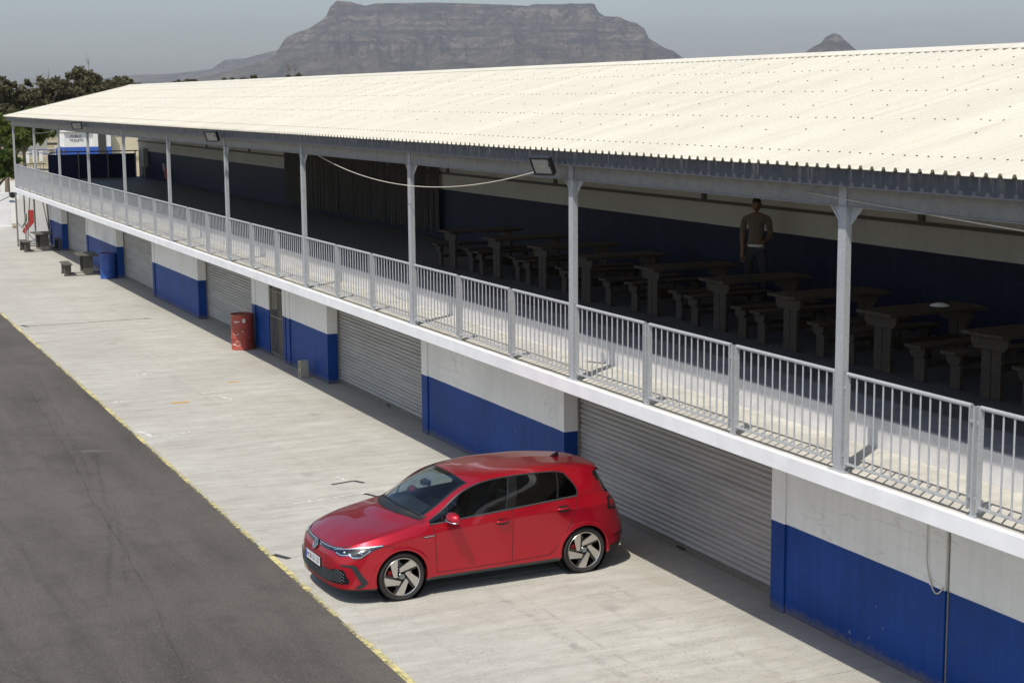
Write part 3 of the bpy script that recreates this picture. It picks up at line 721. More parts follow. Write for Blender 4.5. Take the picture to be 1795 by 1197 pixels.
for side in (-1, 1):
    sfx = 'near' if side < 0 else 'far'
    for pid, P, N, ui, vi in (('A', PA, NA, uA, vA), ('B', PB, NB, uB, vB)):
        nu, nv = P.shape[:2]
        for i in range(nu-1):
            for j in range(nv-1):
                c = (P[i, j]+P[i+1, j]+P[i, j+1]+P[i+1, j+1])/4; u = (ui[i]+ui[i+1])/2; v = (vi[j]+vi[j+1])/2
                if pid == 'A':
                    if c[1] > .6 and any(min(math.hypot(q[0]-wx, q[2]-WZ) for q in (P[i, j], P[i+1, j], P[i+1, j+1], P[i, j+1])) < RA-.0015 for wx in (FX, 2.627)): continue
                    if v < 1: reg = 'lower_skirt'
                    elif u > 13.2: reg = 'rear_bumper' if v < 3 else 'tailgate'
                    elif u < 5.2 and v < 4.0 or (u < 4 and v < 5): reg = 'front_bumper'
                    elif poly_in(FD, c[0], c[2]): reg = 'front_door_'+sfx
                    elif poly_in(RD, c[0], c[2]): reg = 'rear_door_'+sfx
                    else: reg = 'body'
                else:
                    if u < 4 and v > 1.0 and c[0] > -1: reg = 'bonnet'
                    elif u < 4: reg = 'body'
                    elif u < 7 and v > 3.0: reg = 'windscreen'
                    elif u < 11 and v < 2: reg = 'side_glass_'+sfx
                    elif u > 14 and v > 1.5: reg = 'rear_window'
                    elif u > 13.5: reg = 'tailgate'
                    else: reg = 'body'
                k = len(allv)
                addregion(reg, P, N, [((pid, i, j), (pid, i+1, j), (pid, i+1, j+1), (pid, i, j+1))], side)
                allv += [(p[0], p[1]*side, p[2]) for p in (P[i, j], P[i+1, j], P[i+1, j+1], P[i, j+1])]; allf.append((k, k+1, k+2, k+3))
BVH = BVHTree.FromPolygons([Vector(v) for v in allv], allf)
def region_obj(reg, name, mat, parent, label=None):
    r = REG[reg]; me = bpy.data.meshes.new(name); me.from_pydata(r['v'], [], r['f'])
    me.materials.append(M[mat]); me.polygons.foreach_set('use_smooth', [True]*len(me.polygons))
    me.normals_split_custom_set_from_vertices([Vector(n).normalized() for n in r['n']])
    o = bpy.data.objects.new(name, me); COL.objects.link(o); o.parent = parent
    if label: o['label'] = label
    return o
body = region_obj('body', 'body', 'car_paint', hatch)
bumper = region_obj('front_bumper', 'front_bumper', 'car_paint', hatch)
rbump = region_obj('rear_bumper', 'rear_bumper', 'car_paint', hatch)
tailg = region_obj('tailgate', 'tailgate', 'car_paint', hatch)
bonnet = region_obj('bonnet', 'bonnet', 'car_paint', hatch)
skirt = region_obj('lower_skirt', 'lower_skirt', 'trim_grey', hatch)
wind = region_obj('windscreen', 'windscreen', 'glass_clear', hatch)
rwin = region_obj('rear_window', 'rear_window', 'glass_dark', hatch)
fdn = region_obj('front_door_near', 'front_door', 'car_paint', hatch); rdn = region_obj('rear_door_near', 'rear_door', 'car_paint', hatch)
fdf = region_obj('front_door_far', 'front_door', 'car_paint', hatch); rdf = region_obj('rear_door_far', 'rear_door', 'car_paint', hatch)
# side glass: front and rear panes
for sfx in ('near', 'far'):
    r = REG['side_glass_'+sfx]
    for nm, lo, hi, mt in (('front_side_window', -9, 1.50, 'glass_side'), ('rear_side_window', 1.50, 9, 'glass_dark')):
        fs = [f for f in r['f'] if lo <= sum(r['v'][k][0] for k in f)/len(f) < hi]
        REG[nm+sfx] = dict(v=r['v'], n=r['n'], f=fs); region_obj(nm+sfx, nm, mt, hatch)

def cast(o, d):
    h = BVH.ray_cast(Vector(o), Vector(d).normalized())
    if h[0] is None:
        h = BVH.find_nearest(Vector(o)+Vector(d).normalized()*2.2)
    n = h[1]
    if n.dot(Vector(d)) > 0: n = -n
    return h[0], n
def on(x=None, y=None, z=None):
    # the omitted coordinate is found on the car's skin, seen from the near side, the front or above
    if y is None: return cast((x, -3, z), (0, 1, 0))
    if x is None: return cast((-3, y, z), (1, 0, 0))
    return cast((x, y, 4), (0, 0, -1))
def strip(name, pts, w, mat, parent, lift=.0015, mirror=True, closed=False, thick=.0):
    # ribbon lying on the skin along projected points [(pos, normal)...]
    for s in ((1, -1) if mirror else (1,)):
        L = []; Rr = []; m = len(pts)
        for i in range(m):
            p, n = pts[i]
            a = pts[(i-1) % m if closed else max(0, i-1)][0]; b = pts[(i+1) % m if closed else min(m-1, i+1)][0]
            t = (b-a).normalized(); sd_ = t.cross(n).normalized()
            L.append(p+n*lift+sd_*w/2); Rr.append(p+n*lift-sd_*w/2)
        if closed: L.append(L[0]); Rr.append(Rr[0])
        f = lambda P: [(q.x, q.y*s, q.z) for q in P]
        mb = MB(); mb.grid([f(L), f(Rr)])
        mb.build(name, mat, parent, off=(0,0,0), smooth=True)
def dens(pts, step=.02, closed=False):
    out = []; P = [Vector(p) for p in pts]
    if closed: P.append(P[0])
    for a, b in zip(P[:-1], P[1:]):
        n = max(1, int((b-a).length/step))
        out += [a.lerp(b, i/n) for i in range(n)]
    if not closed: out.append(P[-1])
    return out
def side_line(xz, step=.02, closed=False): return [on(x=p[0], z=p[1]) for p in dens([(a, b) for a, b in xz], step, closed)]
from mathutils.geometry import delaunay_2d_cdt
def decal(name, poly, mode, mat, parent, lift=.004, mirror=True, step=.02, label=None, depth=None):
    # polygon projected on the skin: 'side' (x,z), 'front' (y,z) or 'top' (x,y)
    P2 = dens(poly, step, True)
    xs = [p[0] for p in P2]; ys = [p[1] for p in P2]
    pts = [Vector((p[0], p[1])) for p in P2]; n0 = len(pts)
    a = min(xs)
    while a < max(xs):
        b = min(ys)
        while b < max(ys):
            if poly_in([(q[0], q[1]) for q in P2], a, b) and min(math.hypot(q[0]-a, q[1]-b) for q in P2) > step*.5: pts.append(Vector((a, b)))
            b += step
        a += step
    vs, es, fs = delaunay_2d_cdt(pts, [(i, (i+1) % n0) for i in range(n0)], [], 1, 1e-6)[:3]
    out = []
    for v in vs:
        if mode == 'side': h, n = on(x=v.x, z=v.y)
        elif mode == 'front': h, n = on(y=v.x, z=v.y)
        else: h, n = on(x=v.x, y=v.y)
        out.append(h+n*lift)
    objs = []
    for s in ((1, -1) if mirror else (1,)):
        mb = MB(); mb.add([(q.x, q.y*s, q.z) for q in out], fs); objs.append(mb.build(name, mat, parent, off=(0,0,0), smooth=True))
        if label: objs[-1]['label'] = label
    return objs
# ---- wheel arches, wells and wheels
for wx in (FX, 2.627):
    for s in (-1, 1):
        rows = [[], [], [], []]
        for k in range(61):
            a = radians(-13)+radians(206)*k/60
            def pt(r):
                x = wx+r*cos(a); z = max(.19, WZ+r*sin(a)); h, n = on(x=x, z=z); return h, n
            h, n = pt(RA+.055); rows[0].append((h.x, -h.y*s*-1 if 0 else h.y*(-s)*-1, h.z))
            h1, n1 = pt(RA+.03); rows[1].append((h1.x, (h1.y-.009)*-s*-1, h1.z))
            x = wx+RA*cos(a); z = max(.19, WZ+RA*sin(a)); rows[2].append((x, (h1.y-.007)*-s*-1, z)); rows[3].append((x, (h1.y+.05)*-s*-1, z))
        rows = [[(p[0], p[1]*(-s), p[2]) for p in r] for r in rows] if False else rows
        MB().grid([[(p[0], abs(p[1])*s, p[2]) for p in r] for r in rows]).build('wheel_arch', 'car_paint', body, off=(0,0,0), smooth=60)
        MB().lathe([(RA+.006, .845*s), (RA+.006, .52*s), (.02, .52*s)], (wx, 0, WZ), axis='y', n=48, cap=False).build('wheel_well', 'trim_black', body, off=(0,0,0))
MB().prism([(-.70,-.40),(-.52,-.66),(-.40,-.50),(.42,-.50),(.45,-.78),(2.2,-.78),(2.25,-.5),(3.0,-.5),(3.15,-.4),(3.15,.4),(3.0,.5),(2.25,.5),(2.2,.78),(.45,.78),(.42,.50),(-.40,.50),(-.52,.66),(-.70,.40)], 'z', .19, .21).build('floor_pan', 'trim_black', hatch, off=(0,0,0))
def blade(th):
    P = lambda r, a: (r*cos(radians(th+a)), r*sin(radians(th+a)))
    return [P(.965, -14), P(.985, 0), P(.965, 14), P(.45, 61), P(.24, 70)]
RIM = .246
def make_wheel(name):
    w = bpy.data.objects.new(name, None); COL.objects.link(w); w.parent = hatch
    # local frame: axis along y, outer face at y=0, inboard +y
    tyre = MB().lathe([(RIM-.004, .012), (RIM+.012, .0), (RIM+.040, -.010), (RW-.018, -.004), (RW-.006, .010), (RW, .03), (RW, .19), (RW-.006, .21), (RIM+.02, .225), (RIM-.004, .21)], (0,0,0), axis='y', n=72, cap=False).build('tyre', 'tyre', w, off=(0,0,0), smooth=50)
    gr = MB()
    for k in range(72):
        a = 2*pi*k/72; m3 = Matrix.Rotation(-a, 3, 'Y')
        for yy, tw in ((.026, .3), (.19, -.3)):
            gr.obox(m3 @ Vector((RW+.0005, 0, 0))+Vector((0, yy, 0)), (.004, .03, .008), m3)
    tag(gr.build('tread_blocks', 'trim_black', tyre, off=(0,0,0)), kind='stuff')
    rim = MB().lathe([(RIM-.012, .004), (RIM-.003, -.002), (RIM+.002, .004), (RIM, .02)], (0,0,0), axis='y', n=72, cap=False).build('rim', 'alloy', w, off=(0,0,0), smooth=50)
    MB().lathe([(RIM-.003, .02), (RIM-.018, .05), (RIM-.03, .20)], (0,0,0), axis='y', n=60, cap=False).build('barrel', 'gloss_black', w, off=(0,0,0), smooth=50)
    for k in range(5):
        pl = [(x*RIM, z*RIM) for x, z in blade(k*72+45)]
        mb = MB(); n = len(pl)
        dep = lambda p: .004+.018*(1-math.hypot(*p)/RIM)
        top = [(x, dep((x, z)), z) for x, z in pl]; bot = [(x, dep((x, z))+.035, z) for x, z in pl]
        mb.add(top+bot, [tuple(range(n))]+[(i, (i+1) % n, n+(i+1) % n, n+i) for i in range(n)])
        mb.build('spoke', 'alloy', w, off=(0,0,0))
        # black backing arm of each spoke
        pl2 = [((math.hypot(x, z)*cos(atan2(z, x)+.10))*.99, (math.hypot(x, z)*sin(atan2(z, x)+.10))*.99) for x, z in pl]
        pl3 = [(x*RIM, z*RIM) for x, z in [(.95*cos(radians(k*72+45+a)), .95*sin(radians(k*72+45+a))) for a in (-22, -13)]+[(.28*cos(radians(k*72+45+a)), .28*sin(radians(k*72+45+a))) for a in (22, -10)]]
        mb = MB(); mb.add([(x, dep((x, z))+.014, z) for x, z in pl3]+[(x, dep((x, z))+.05, z) for x, z in pl3], [(0,1,2,3), (4,7,6,5), (0,4,5,1), (1,5,6,2), (2,6,7,3), (3,7,4,0)])
        mb.build('spoke_back', 'gloss_black', w, off=(0,0,0))
    MB().lathe([(.001, .012), (.034, .012), (.042, .018), (.052, .034), (.058, .06)], (0,0,0), axis='y', n=32, cap=False).build('hub_cap', 'dark_chrome', w, off=(0,0,0), smooth=40)
    em = MB(); em.lathe([(.029, .0105), (.033, .0085), (.033, .012)], (0,0,0), axis='y', n=32, cap=False)
    for a, b in (((-.018, .022), (0, .003)), ((.018, .022), (0, .003)), ((-.024, .002), (-.011, -.022)), ((-.011, -.022), (0, -.002)), ((0, -.002), (.011, -.022)), ((.011, -.022), (.024, .002))):
        d = Vector((b[0]-a[0], 0, b[1]-a[1])); c = Vector(((a[0]+b[0])/2, .0105, (a[1]+b[1])/2))
        em.obox(c, (d.length, .003, .0045), Matrix.Rotation(-atan2(d.z, d.x), 3, 'Y'))
    em.build('hub_emblem', 'chrome', w, off=(0,0,0))
    MB().lathe([(.05, .075), (.16, .075), (.16, .10), (.05, .10)], (0,0,0), axis='y', n=48).build('brake_disc', 'brake_steel', w, off=(0,0,0), smooth=40)
    cal = MB(); ar = [(.115, 0), (.185, 0)]
    vs = []; 
    for k in range(9):
        a = radians(150+k*8)
        for r, y in ((.105, .06), (.178, .055), (.185, .12), (.105, .12)): vs.append((r*cos(a), y, r*sin(a)))
    fs = [(k*4+i, k*4+(i+1) % 4, (k+1)*4+(i+1) % 4, (k+1)*4+i) for k in range(8) for i in range(4)]+[(0,1,2,3), (35,34,33,32)]
    cal.add(vs, fs); cal.build('brake_caliper', 'caliper', w, off=(0,0,0), bevel=.004)
    return w
wh = make_wheel('wheel')
wh.location = (FX, -.872, WZ)
for x, s, rz, ry in ((2.627, -1, 0, radians(3)), (FX, 1, pi, .6), (2.627, 1, pi, 1.1)):
    c = copy_tree(wh, hatch); c.location = (x, .872*s, WZ); c.rotation_euler = (0, 0, rz)
# steel the caliper side stays upright
#DETAILS
def on_diag(a, z): return cast(Vector((.7071*a, -.7071*a, z))-Vector((.7071, .7071, 0))*3, (.7071, .7071, 0))
_decal_old = decal
def decal_diag(name, pts3, mat, parent, lift=.004, step=.02, label=None):
    poly = [(.7071*(p[0]-p[1]), p[2]) for p in pts3]
    P2 = dens(poly, step, True); pp = [(q[0], q[1]) for q in P2]
    pts = [Vector(q) for q in pp]; n0 = len(pts)
    a = min(q[0] for q in pp)
    while a < max(q[0] for q in pp):
        b = min(q[1] for q in pp)
        while b < max(q[1] for q in pp):
            if poly_in(pp, a, b) and min(math.hypot(q[0]-a, q[1]-b) for q in pp) > step*.5: pts.append(Vector((a, b)))
            b += step
        a += step
    vs, es, fs = delaunay_2d_cdt(pts, [(i, (i+1) % n0) for i in range(n0)], [], 1, 1e-6)[:3]
    out = []
    for v in vs:
        h, n = on_diag(v.x, v.y); out.append(h+n*lift)
    for s in (1, -1):
        o = MB().add([(q.x, q.y*s, q.z) for q in out], fs).build(name, mat, parent, off=(0,0,0), smooth=True)
        if label: o['label'] = label
        yield o
GAP = 'trim_black'; GW = .007
# shut lines
for ln in ([(.440,.925),(.472,.82),(.482,.62),(.500,.300)], [(.500,.300),(1.56,.305),(2.085,.318)], [(1.572,1.0),(1.566,.68),(1.561,.305)], [(2.528,1.045),(2.49,.90),(2.413,.715),(2.275,.466),(2.16,.36),(2.085,.318)], [(-.31,.82),(-.05,.872)] if 0 else [(-.235,.735),(-.13,.735),(-.085,.70)]):
    strip('shut_line', side_line(ln), GW, GAP, body)
def gridline(P, N, ui, vi, u=None, v=None, lo=0, hi=99):
    if u is not None:
        i = int(np.argmin(np.abs(ui-u))); return [(Vector(P[i, j]), Vector(N[i, j])) for j in range(P.shape[1]) if lo-1e-6 <= vi[j] <= hi+1e-6]
    j = int(np.argmin(np.abs(vi-v))); return [(Vector(P[i, j]), Vector(N[i, j])) for i in range(P.shape[0]) if lo-1e-6 <= ui[i] <= hi+1e-6]
strip('shut_line', gridline(PB, NB, uB, vB, v=1., lo=.25, hi=3.6), GW, GAP, bonnet)
strip('shut_line', gridline(PB, NB, uB, vB, u=3.62, lo=1, hi=3), GW, GAP, bonnet)
# window trim round the side glass
dlo = gridline(PB, NB, uB, vB, v=0., lo=4, hi=11)+gridline(PB, NB, uB, vB, u=11, lo=0, hi=2)[1:]+list(reversed(gridline(PB, NB, uB, vB, v=2., lo=4, hi=11)))[1:]
strip('window_trim', dlo, .020, 'trim_dark', body, lift=.003)
strip('belt_trim', gridline(PB, NB, uB, vB, v=0., lo=4, hi=11), .014, 'trim_grey', body, lift=.006)
decal('window_pillar', [(1.475,1.005),(1.625,1.022),(1.735,1.372),(1.598,1.368)], 'side', 'gloss_black', body, lift=.003)
decal('pillar_trim', [(1.470,1.005),(1.490,1.006),(1.612,1.368),(1.594,1.367)], 'side', 'dark_chrome', body, lift=.005)
decal('window_divider', [(2.228,1.062),(2.252,1.062),(2.326,1.338),(2.306,1.342)], 'side', 'dark_chrome', body, lift=.004)
decal('window_divider', [(.632,.948),(.662,.950),(.700,1.118),(.672,1.104)], 'side', 'gloss_black', body, lift=.004)
# windscreen surround, black band and cowl
strip('windscreen_seal', gridline(PB, NB, uB, vB, v=3., lo=4, hi=7), .02, GAP, body, lift=.002)
strip('windscreen_seal', gridline(PB, NB, uB, vB, u=7., lo=3, hi=5), .018, GAP, body, lift=.002)
cowl = []
for uu in (3.63, 3.8, 4.0, 4.12, 4.24):
    i = int(np.argmin(np.abs(uB-uu))); jj = [j for j in range(PB.shape[1]) if vB[j] >= 2.6]
    cowl.append([(PB[i, j, 0]+NB[i, j, 0]*.003, PB[i, j, 1], PB[i, j, 2]+NB[i, j, 2]*.003) for j in jj]+[(PB[i, j, 0]+NB[i, j, 0]*.003, -PB[i, j, 1], PB[i, j, 2]+NB[i, j, 2]*.003) for j in reversed(jj[:-1])])
MB().grid(cowl).build('cowl', 'trim_black', body, off=(0,0,0), smooth=True)
for y0, y1 in ((.55, -.12), (-.02, -.62)):
    pts = []
    for k in range(12):
        y = y0+(y1-y0)*k/11; h, n = on(x=.245+.12*(y/.64)**2+.02*k/11, y=y); pts.append(h+n*.02)
    w_ = MB().tube(pts, .007, 6).build('wiper', 'trim_black', hatch, off=(0,0,0), smooth=True)
frit = MB()
for sg in (1, -1):
    for i in range(PB.shape[0]-1):
        for j in range(PB.shape[1]-1):
            if 4 <= uB[i] < 7-1e-6 and vB[j] >= 3-1e-6 and (vB[j] < 3.22 or uB[i] > 6.72):
                q = [PB[x, y]-NB[x, y]*.004 for x, y in ((i, j), (i+1, j), (i+1, j+1), (i, j+1))]
                frit.add([(p[0], p[1]*sg, p[2]) for p in q], [(0,1,2,3)])
frit.build('windscreen_band', 'gloss_black', wind, off=(0,0,0), recalc=False)
# nose: light bar, grille strip, emblem
nl = gridline(PA, NA, uA, vA, v=4.72, lo=0, hi=2.55); strip('grille_strip', nl, .045, 'gloss_black', bumper, lift=.003)
nl = gridline(PA, NA, uA, vA, v=4.86, lo=.15, hi=2.75); strip('light_bar', nl, .010, 'lamp_silver', bumper, lift=.006)
nl = gridline(PA, NA, uA, vA, v=4.98, lo=0, hi=3.4); strip('shut_line', nl, .010, GAP, bonnet, lift=.004)
h, n = on(y=0, z=.628); n = Vector((n.x, 0, n.z)).normalized()
ex = Vector((0, -1, 0)); ez = n.cross(ex).normalized(); ez = ez if ez.z > 0 else -ez
def epl(name, mat, f): 
    mb = MB(); f(mb); mb.v = [tuple(h+n*(p[1])+ex*p[0]+ez*p[2]) for p in mb.v]; return mb.build(name, mat, bumper, off=(0,0,0), smooth=40)
em = epl('emblem', 'gloss_black', lambda mb: mb.lathe([(.001, .022), (.055, .022), (.066, .012), (.068, -.01)], (0,0,0), axis='y', n=40, cap=False))
def vw(mb):
    mb.lathe([(.052, .022), (.055, .028), (.061, .028), (.063, .018)], (0,0,0), axis='y', n=40, cap=False)
    for a, b in (((-.034, .041), (-.002, .006)), ((.034, .041), (.002, .006)), ((-.050, .006), (-.022, -.044)), ((-.022, -.044), (-.001, -.003)), ((.001, -.003), (.022, -.044)), ((.022, -.044), (.050, .006))):
        d = Vector((b[0]-a[0], 0, b[1]-a[1])); c = Vector(((a[0]+b[0])/2, .024, (a[1]+b[1])/2))
        mb.obox(c, (d.length+.006, .005, .0085), Matrix.Rotation(-atan2(d.z, d.x), 3, 'Y'))
e2 = epl('emblem_letters', 'chrome', vw); e2.parent = em
# lower grille with honeycomb bars
gp = [(0,.398),(-.30,.42),(-.53,.432),(-.60,.464),(-.725,.466),(-.748,.432),(-.778,.325),(-.765,.285),(-.67,.274),(-.256,.258),(0,.256)]
gfull = gp+[(-y, z) for y, z in reversed(gp[1:-1])]
lg = decal('lower_grille', gfull, 'front', 'gloss_black', bumper, lift=.003, mirror=False)[0]
hx = MB(); rw = .026
for r in range(14):
    for c in range(-22, 23):
        y = c*.062+(.031 if r % 2 else 0); z = .262+r*.0205
        if not all(poly_in(gfull, y+q*.026, z+w_*.014) for q in (-1, 1) for w_ in (-1, 1)): continue
        ring = []
        for k in range(6):
            a = pi/3*k; q = []
            for rr, lf in ((.0295, .010), (.0215, .014)):
                h0, n0 = on(y=y+1.0*rr*cos(a), z=max(.25, z+.62*rr*sin(a))); q.append(h0+n0*lf)
            ring.append(q)
        vs = [p for q in ring for p in q]
        hx.add(vs, [(2*k, 2*((k+1) % 6), 2*((k+1) % 6)+1, 2*k+1) for k in range(6)])
tag(hx.build('grille_mesh', 'trim_grey', lg, off=(0,0,0)), kind='stuff')
ct = [(-0.754,-0.664,0.514),(-0.72,-0.712,0.531),(-0.596,-0.81,0.53),(-0.572,-0.822,0.509),(-0.434,-0.856,0.291),(-0.524,-0.827,0.222),(-0.600,-0.800,0.228),(-0.522,-0.835,0.292),(-0.628,-0.795,0.490),(-0.66,-0.775,0.502)]
list(decal_diag('bumper_blade', ct, 'blade', bumper, lift=.008))
strip('lip_line', gridline(PA, NA, uA, vA, v=1.0, lo=0, hi=4.9), .008, 'trim_black', bumper, lift=.002)
# headlamps
hl = [(-0.737,-0.484,0.682),(-0.531,-0.752,0.730),(-0.228,-0.868,0.755),(-0.241,-0.877,0.732),(-0.383,-0.86,0.695),(-0.509,-0.836,0.611),(-0.598,-0.797,0.602),(-0.635,-0.758,0.638),(-0.732,-0.649,0.621),(-0.748,-0.564,0.636),(-0.752,-0.505,0.652)]
lamps = list(decal_diag('headlamp', hl, 'gloss_black', hatch, lift=.004))
def dl(name, pts, mat, w, lift, par):
    pr_ = [on_diag(.7071*(p[0]-p[1]), p[2]) for p in dens(pts, .015)]
    strip(name, pr_, w, mat, par, lift=lift)
dl('lamp_brow', [(-.735,-.49,.676),(-.531,-.752,.722),(-.235,-.868,.744)], 'lamp_silver', .013, .010, hatch)
dl('lamp_light_guide', [(-.738,-.555,.650),(-.715,-.66,.634),(-.655,-.745,.642),(-.630,-.765,.662)], 'lamp_silver', .016, .009, hatch)
dl('lamp_light_guide', [(-.655,-.745,.660),(-.610,-.785,.622),(-.520,-.832,.622),(-.400,-.858,.700)], 'lamp_silver', .017, .009, hatch)
for p in ((-.672,-.672,.668), (-.508,-.824,.674)):
    h0, n0 = on_diag(.7071*(p[0]-p[1]), p[2])
    for s in (1, -1):
        c = Vector((h0.x, h0.y*s, h0.z))+Vector((n0.x, n0.y*s, n0.z))*.004
        mb = MB(); mb.lathe([(.001, .016), (.012, .014), (.020, .006), (.023, 0)], (0,0,0), n=20, cap=False)
        q = Vector((n0.x, n0.y*s, n0.z)).to_track_quat('Z', 'Y').to_matrix()
        mb.v = [tuple(c+q @ Vector(v)) for v in mb.v]; mb.build('lamp_projector', 'chrome', lamps[0 if s == 1 else 1], off=(0,0,0), smooth=True)
list(decal_diag('lamp_lens', hl, 'lens', hatch, lift=.018))
# number plate
plate = MB().box(-.866, -.856, -.262, .262, .412, .525).build('number_plate', 'plate_white', hatch, off=(0,0,0), bevel=.003)
MB().box(-.8675, -.866, .218, .258, .416, .521).build('plate_band', 'plate_blue', plate, off=(0,0,0))
MB().box(-.8670, -.866, -.262, .262, .410, .4145).box(-.8670, -.866, -.262, .262, .5225, .527).build('plate_border', 'trim_black', plate, off=(0,0,0))
tm = text_mesh('WOB GO 327', .098, .0008, sx=.80); tm.materials.append(M['letter_black'])
to = bpy.data.objects.new('plate_lettering', tm); COL.objects.link(to); to.parent = plate
to.matrix_local = Matrix(((0, 0, -1, -.8672), (-1, 0, 0, -.022), (0, 1, 0, .468), (0, 0, 0, 1)))
for a in (.155,):
    MB().lathe([(.001, 0), (.010, 0)], (-.8673, .062, .468), axis='x', n=12, cap=False).build('plate_seal', 'plate_blue', plate, off=(0,0,0))
# plate backing step
MB().box(-.856, -.835, -.255, .255, .418, .52).build('plate_bracket', 'trim_black', hatch, off=(0,0,0))
# door handles
for cx_, cz, par in ((1.415, .862, (fdn, fdf)), (2.305, .922, (rdn, rdf))):
    sl_ = .058
    rc = [(cx_-.105, cz-.004-sl_*.1), (cx_-.06, cz+.034), (cx_+.055, cz+.036), (cx_+.105, cz+.012), (cx_+.085, cz-.030), (cx_+.02, cz-.050), (cx_-.05, cz-.046)]
    ob = decal('handle_shade', rc, 'side', 'trim_black', par[0], lift=.0015); ob[1].parent = par[1]  # flat dark patch: shade of the hollow behind the handle, put into colour
    for s, pp in ((-1, par[0]), (1, par[1])):
        pts = []
        for k in range(13):
            tt = k/12; x = cx_-.10+.20*tt; h0, n0 = on(x=x, z=cz-.002+.012*tt); pts.append((x, h0.y-.006-.026*sin(pi*min(1, max(0, tt)))**.6, cz-.002+.012*tt))
        mb = MB().tube(pts, [.006]+[.0165]*11+[.006], 10); mb.v = [(v[0], v[1]*(-s) if s > 0 else v[1], v[2]) for v in mb.v]
        mb.build('door_handle', 'car_paint', pp, off=(0,0,0), smooth=True)
# wing badge
decal('wing_badge', [(.285,.795),(.47,.803),(.475,.785),(.34,.770)], 'side', 'gloss_black', body, lift=.003)
decal('wing_badge_line', [(.31,.790),(.46,.797),(.46,.791),(.335,.782)], 'side', 'chrome', body, lift=.005)
# tail lamps, spoiler cheek, rear trim
decal('tail_lamp', [(3.02,.965),(3.09,.972),(3.15,.93),(3.155,.80),(2.985,.828)], 'side', 'gloss_black', hatch, lift=.005)
decal('tail_lamp_lens', [(3.045,.935),(3.12,.93),(3.125,.835),(3.03,.852)], 'side', 'red_lens', hatch, lift=.008)
decal('spoiler_cheek', [(2.895,1.275),(2.97,1.305),(2.985,1.25),(2.965,1.16),(2.925,1.19)], 'side', 'gloss_black', body, lift=.004)
sp = MB()
rows = []
for y in np.linspace(-.50, .50, 21):
    i = int(np.argmin(np.abs(uB-14))); zc = float(np.interp(abs(y), [0, .275, .485], [1.352, 1.345, 1.318])); xc = float(np.interp(abs(y), [0, .275, .485], [3.04, 3.03, 2.99]))
    rows.append([(xc-.14, y, zc+.024), (xc-.03, y, zc+.012), (xc+.045, y, zc-.010), (xc+.042, y, zc-.03), (xc-.02, y, zc-.035)])
sp.grid(rows); sp.build('roof_spoiler', 'car_paint', hatch, off=(0,0,0), smooth=50)
MB().prism([(2.55, 1.418), (2.70, 1.405), (2.69, 1.475), (2.665, 1.472), (2.60, 1.440)], 'y', -.022, .022).build('roof_antenna', 'gloss_black', hatch, off=(0,0,0), bevel=.012)
strip('rear_diffuser', gridline(PA, NA, uA, vA, v=1.15, lo=13.1, hi=16), .10, 'trim_black', rbump, lift=.006)
strip('bumper_crease', gridline(PA, NA, uA, vA, v=2.2, lo=13.4, hi=16), .02, 'gloss_black', rbump, lift=.004)
MB().lathe([(.045, 0), (.045, .10), (.038, .10), (.038, 0)], (3.235, -.56, .25), axis='x', n=20, cap=False).build('exhaust_tip', 'chrome', hatch, off=(0,0,0), smooth=40)
# mirrors
for s in (-1, 1):
    mr_ = bpy.data.objects.new('door_mirror', None); COL.objects.link(mr_); mr_.parent = hatch; mr_.location = (.70, s*.975, 1.005) if s < 0 else (.93, .93, .93)
    rows = []
    for i in range(9):
        th = pi*i/8; row = []
        for j in range(20):
            ph = 2*pi*j/20
            x = -.085*sin(th)*cos(ph) if cos(ph) > 0 else -.040*sin(th)*cos(ph)
            y = .122*cos(th); z = (.076 if sin(ph) > 0 else .055)*sin(th)**.7*sin(ph)
            row.append((x*(1.2 if cos(ph) > 0 else 1)+.02*(y/.118), y*s, z-.012*(y/.118)))
        row.append(row[0]); rows.append(row)
    MB().grid(rows).build('mirror_cap', 'car_paint', mr_, off=(0,0,0), smooth=True)
    MB().tube([(-.03+.02*q, s*.105*q, -.030-.008*q) if 0 else (-.088*sqrt(max(0, 1-(q*.95)**2))*1.15+.02*q, s*.116*q, -.028-.012*q) for q in [k/8-1 for k in range(17)]], .006, 6).build('mirror_indicator', 'lamp_silver', mr_, off=(0,0,0), smooth=True)
    MB().tube([(-.02+.0*k, s*(-.155+.02*k), -.068+.006*k) for k in range(6)], [.030, .030, .028, .026, .024, .02], 10).build('mirror_foot', 'trim_black', mr_, off=(0,0,0), smooth=True)
    MB().lathe([(.001, .034), (.1, .034)], (0,0,0), axis='x', n=24, cap=False).build('mirror_glass', 'dark_chrome', mr_, off=(0,0,0)).scale = (1, 1.0, .48)
# cabin
cab = MB()
lin = []
for sg in (1, -1):
    ii = [i for i in range(PB.shape[0]) if uB[i] >= 4 and uB[i] <= 14]; jj = [j for j in range(PB.shape[1]) if vB[j] >= 2]
    for a in range(len(ii)-1):
        for b in range(len(jj)-1):
            i, j = ii[a], jj[b]
            if uB[i] < 7-1e-6 and vB[j] >= 3-1e-6: continue
            q = [PB[x, y]-NB[x, y]*.02 for x, y in ((i, j), (ii[a+1], j), (ii[a+1], jj[b+1]), (i, jj[b+1]))]
            cab.add([(p[0], p[1]*sg, p[2]) for p in q], [(0,1,2,3)])
interior = cab.build('headliner', 'cabin', hatch, off=(0,0,0), recalc=False)
for s in (-1, 1):
    MB().prism([(.35,.3),(.40,.90),(1.0,.955),(1.5,.99),(2.5,1.03),(2.55,.6),(2.2,.3)], 'y', s*.80, s*.775).build('door_card', 'cabin', hatch, off=(0,0,0))
MB().box(.3, 3.0, -.74, .74, .26, .30).build('cabin_floor', 'cabin', hatch, off=(0,0,0))
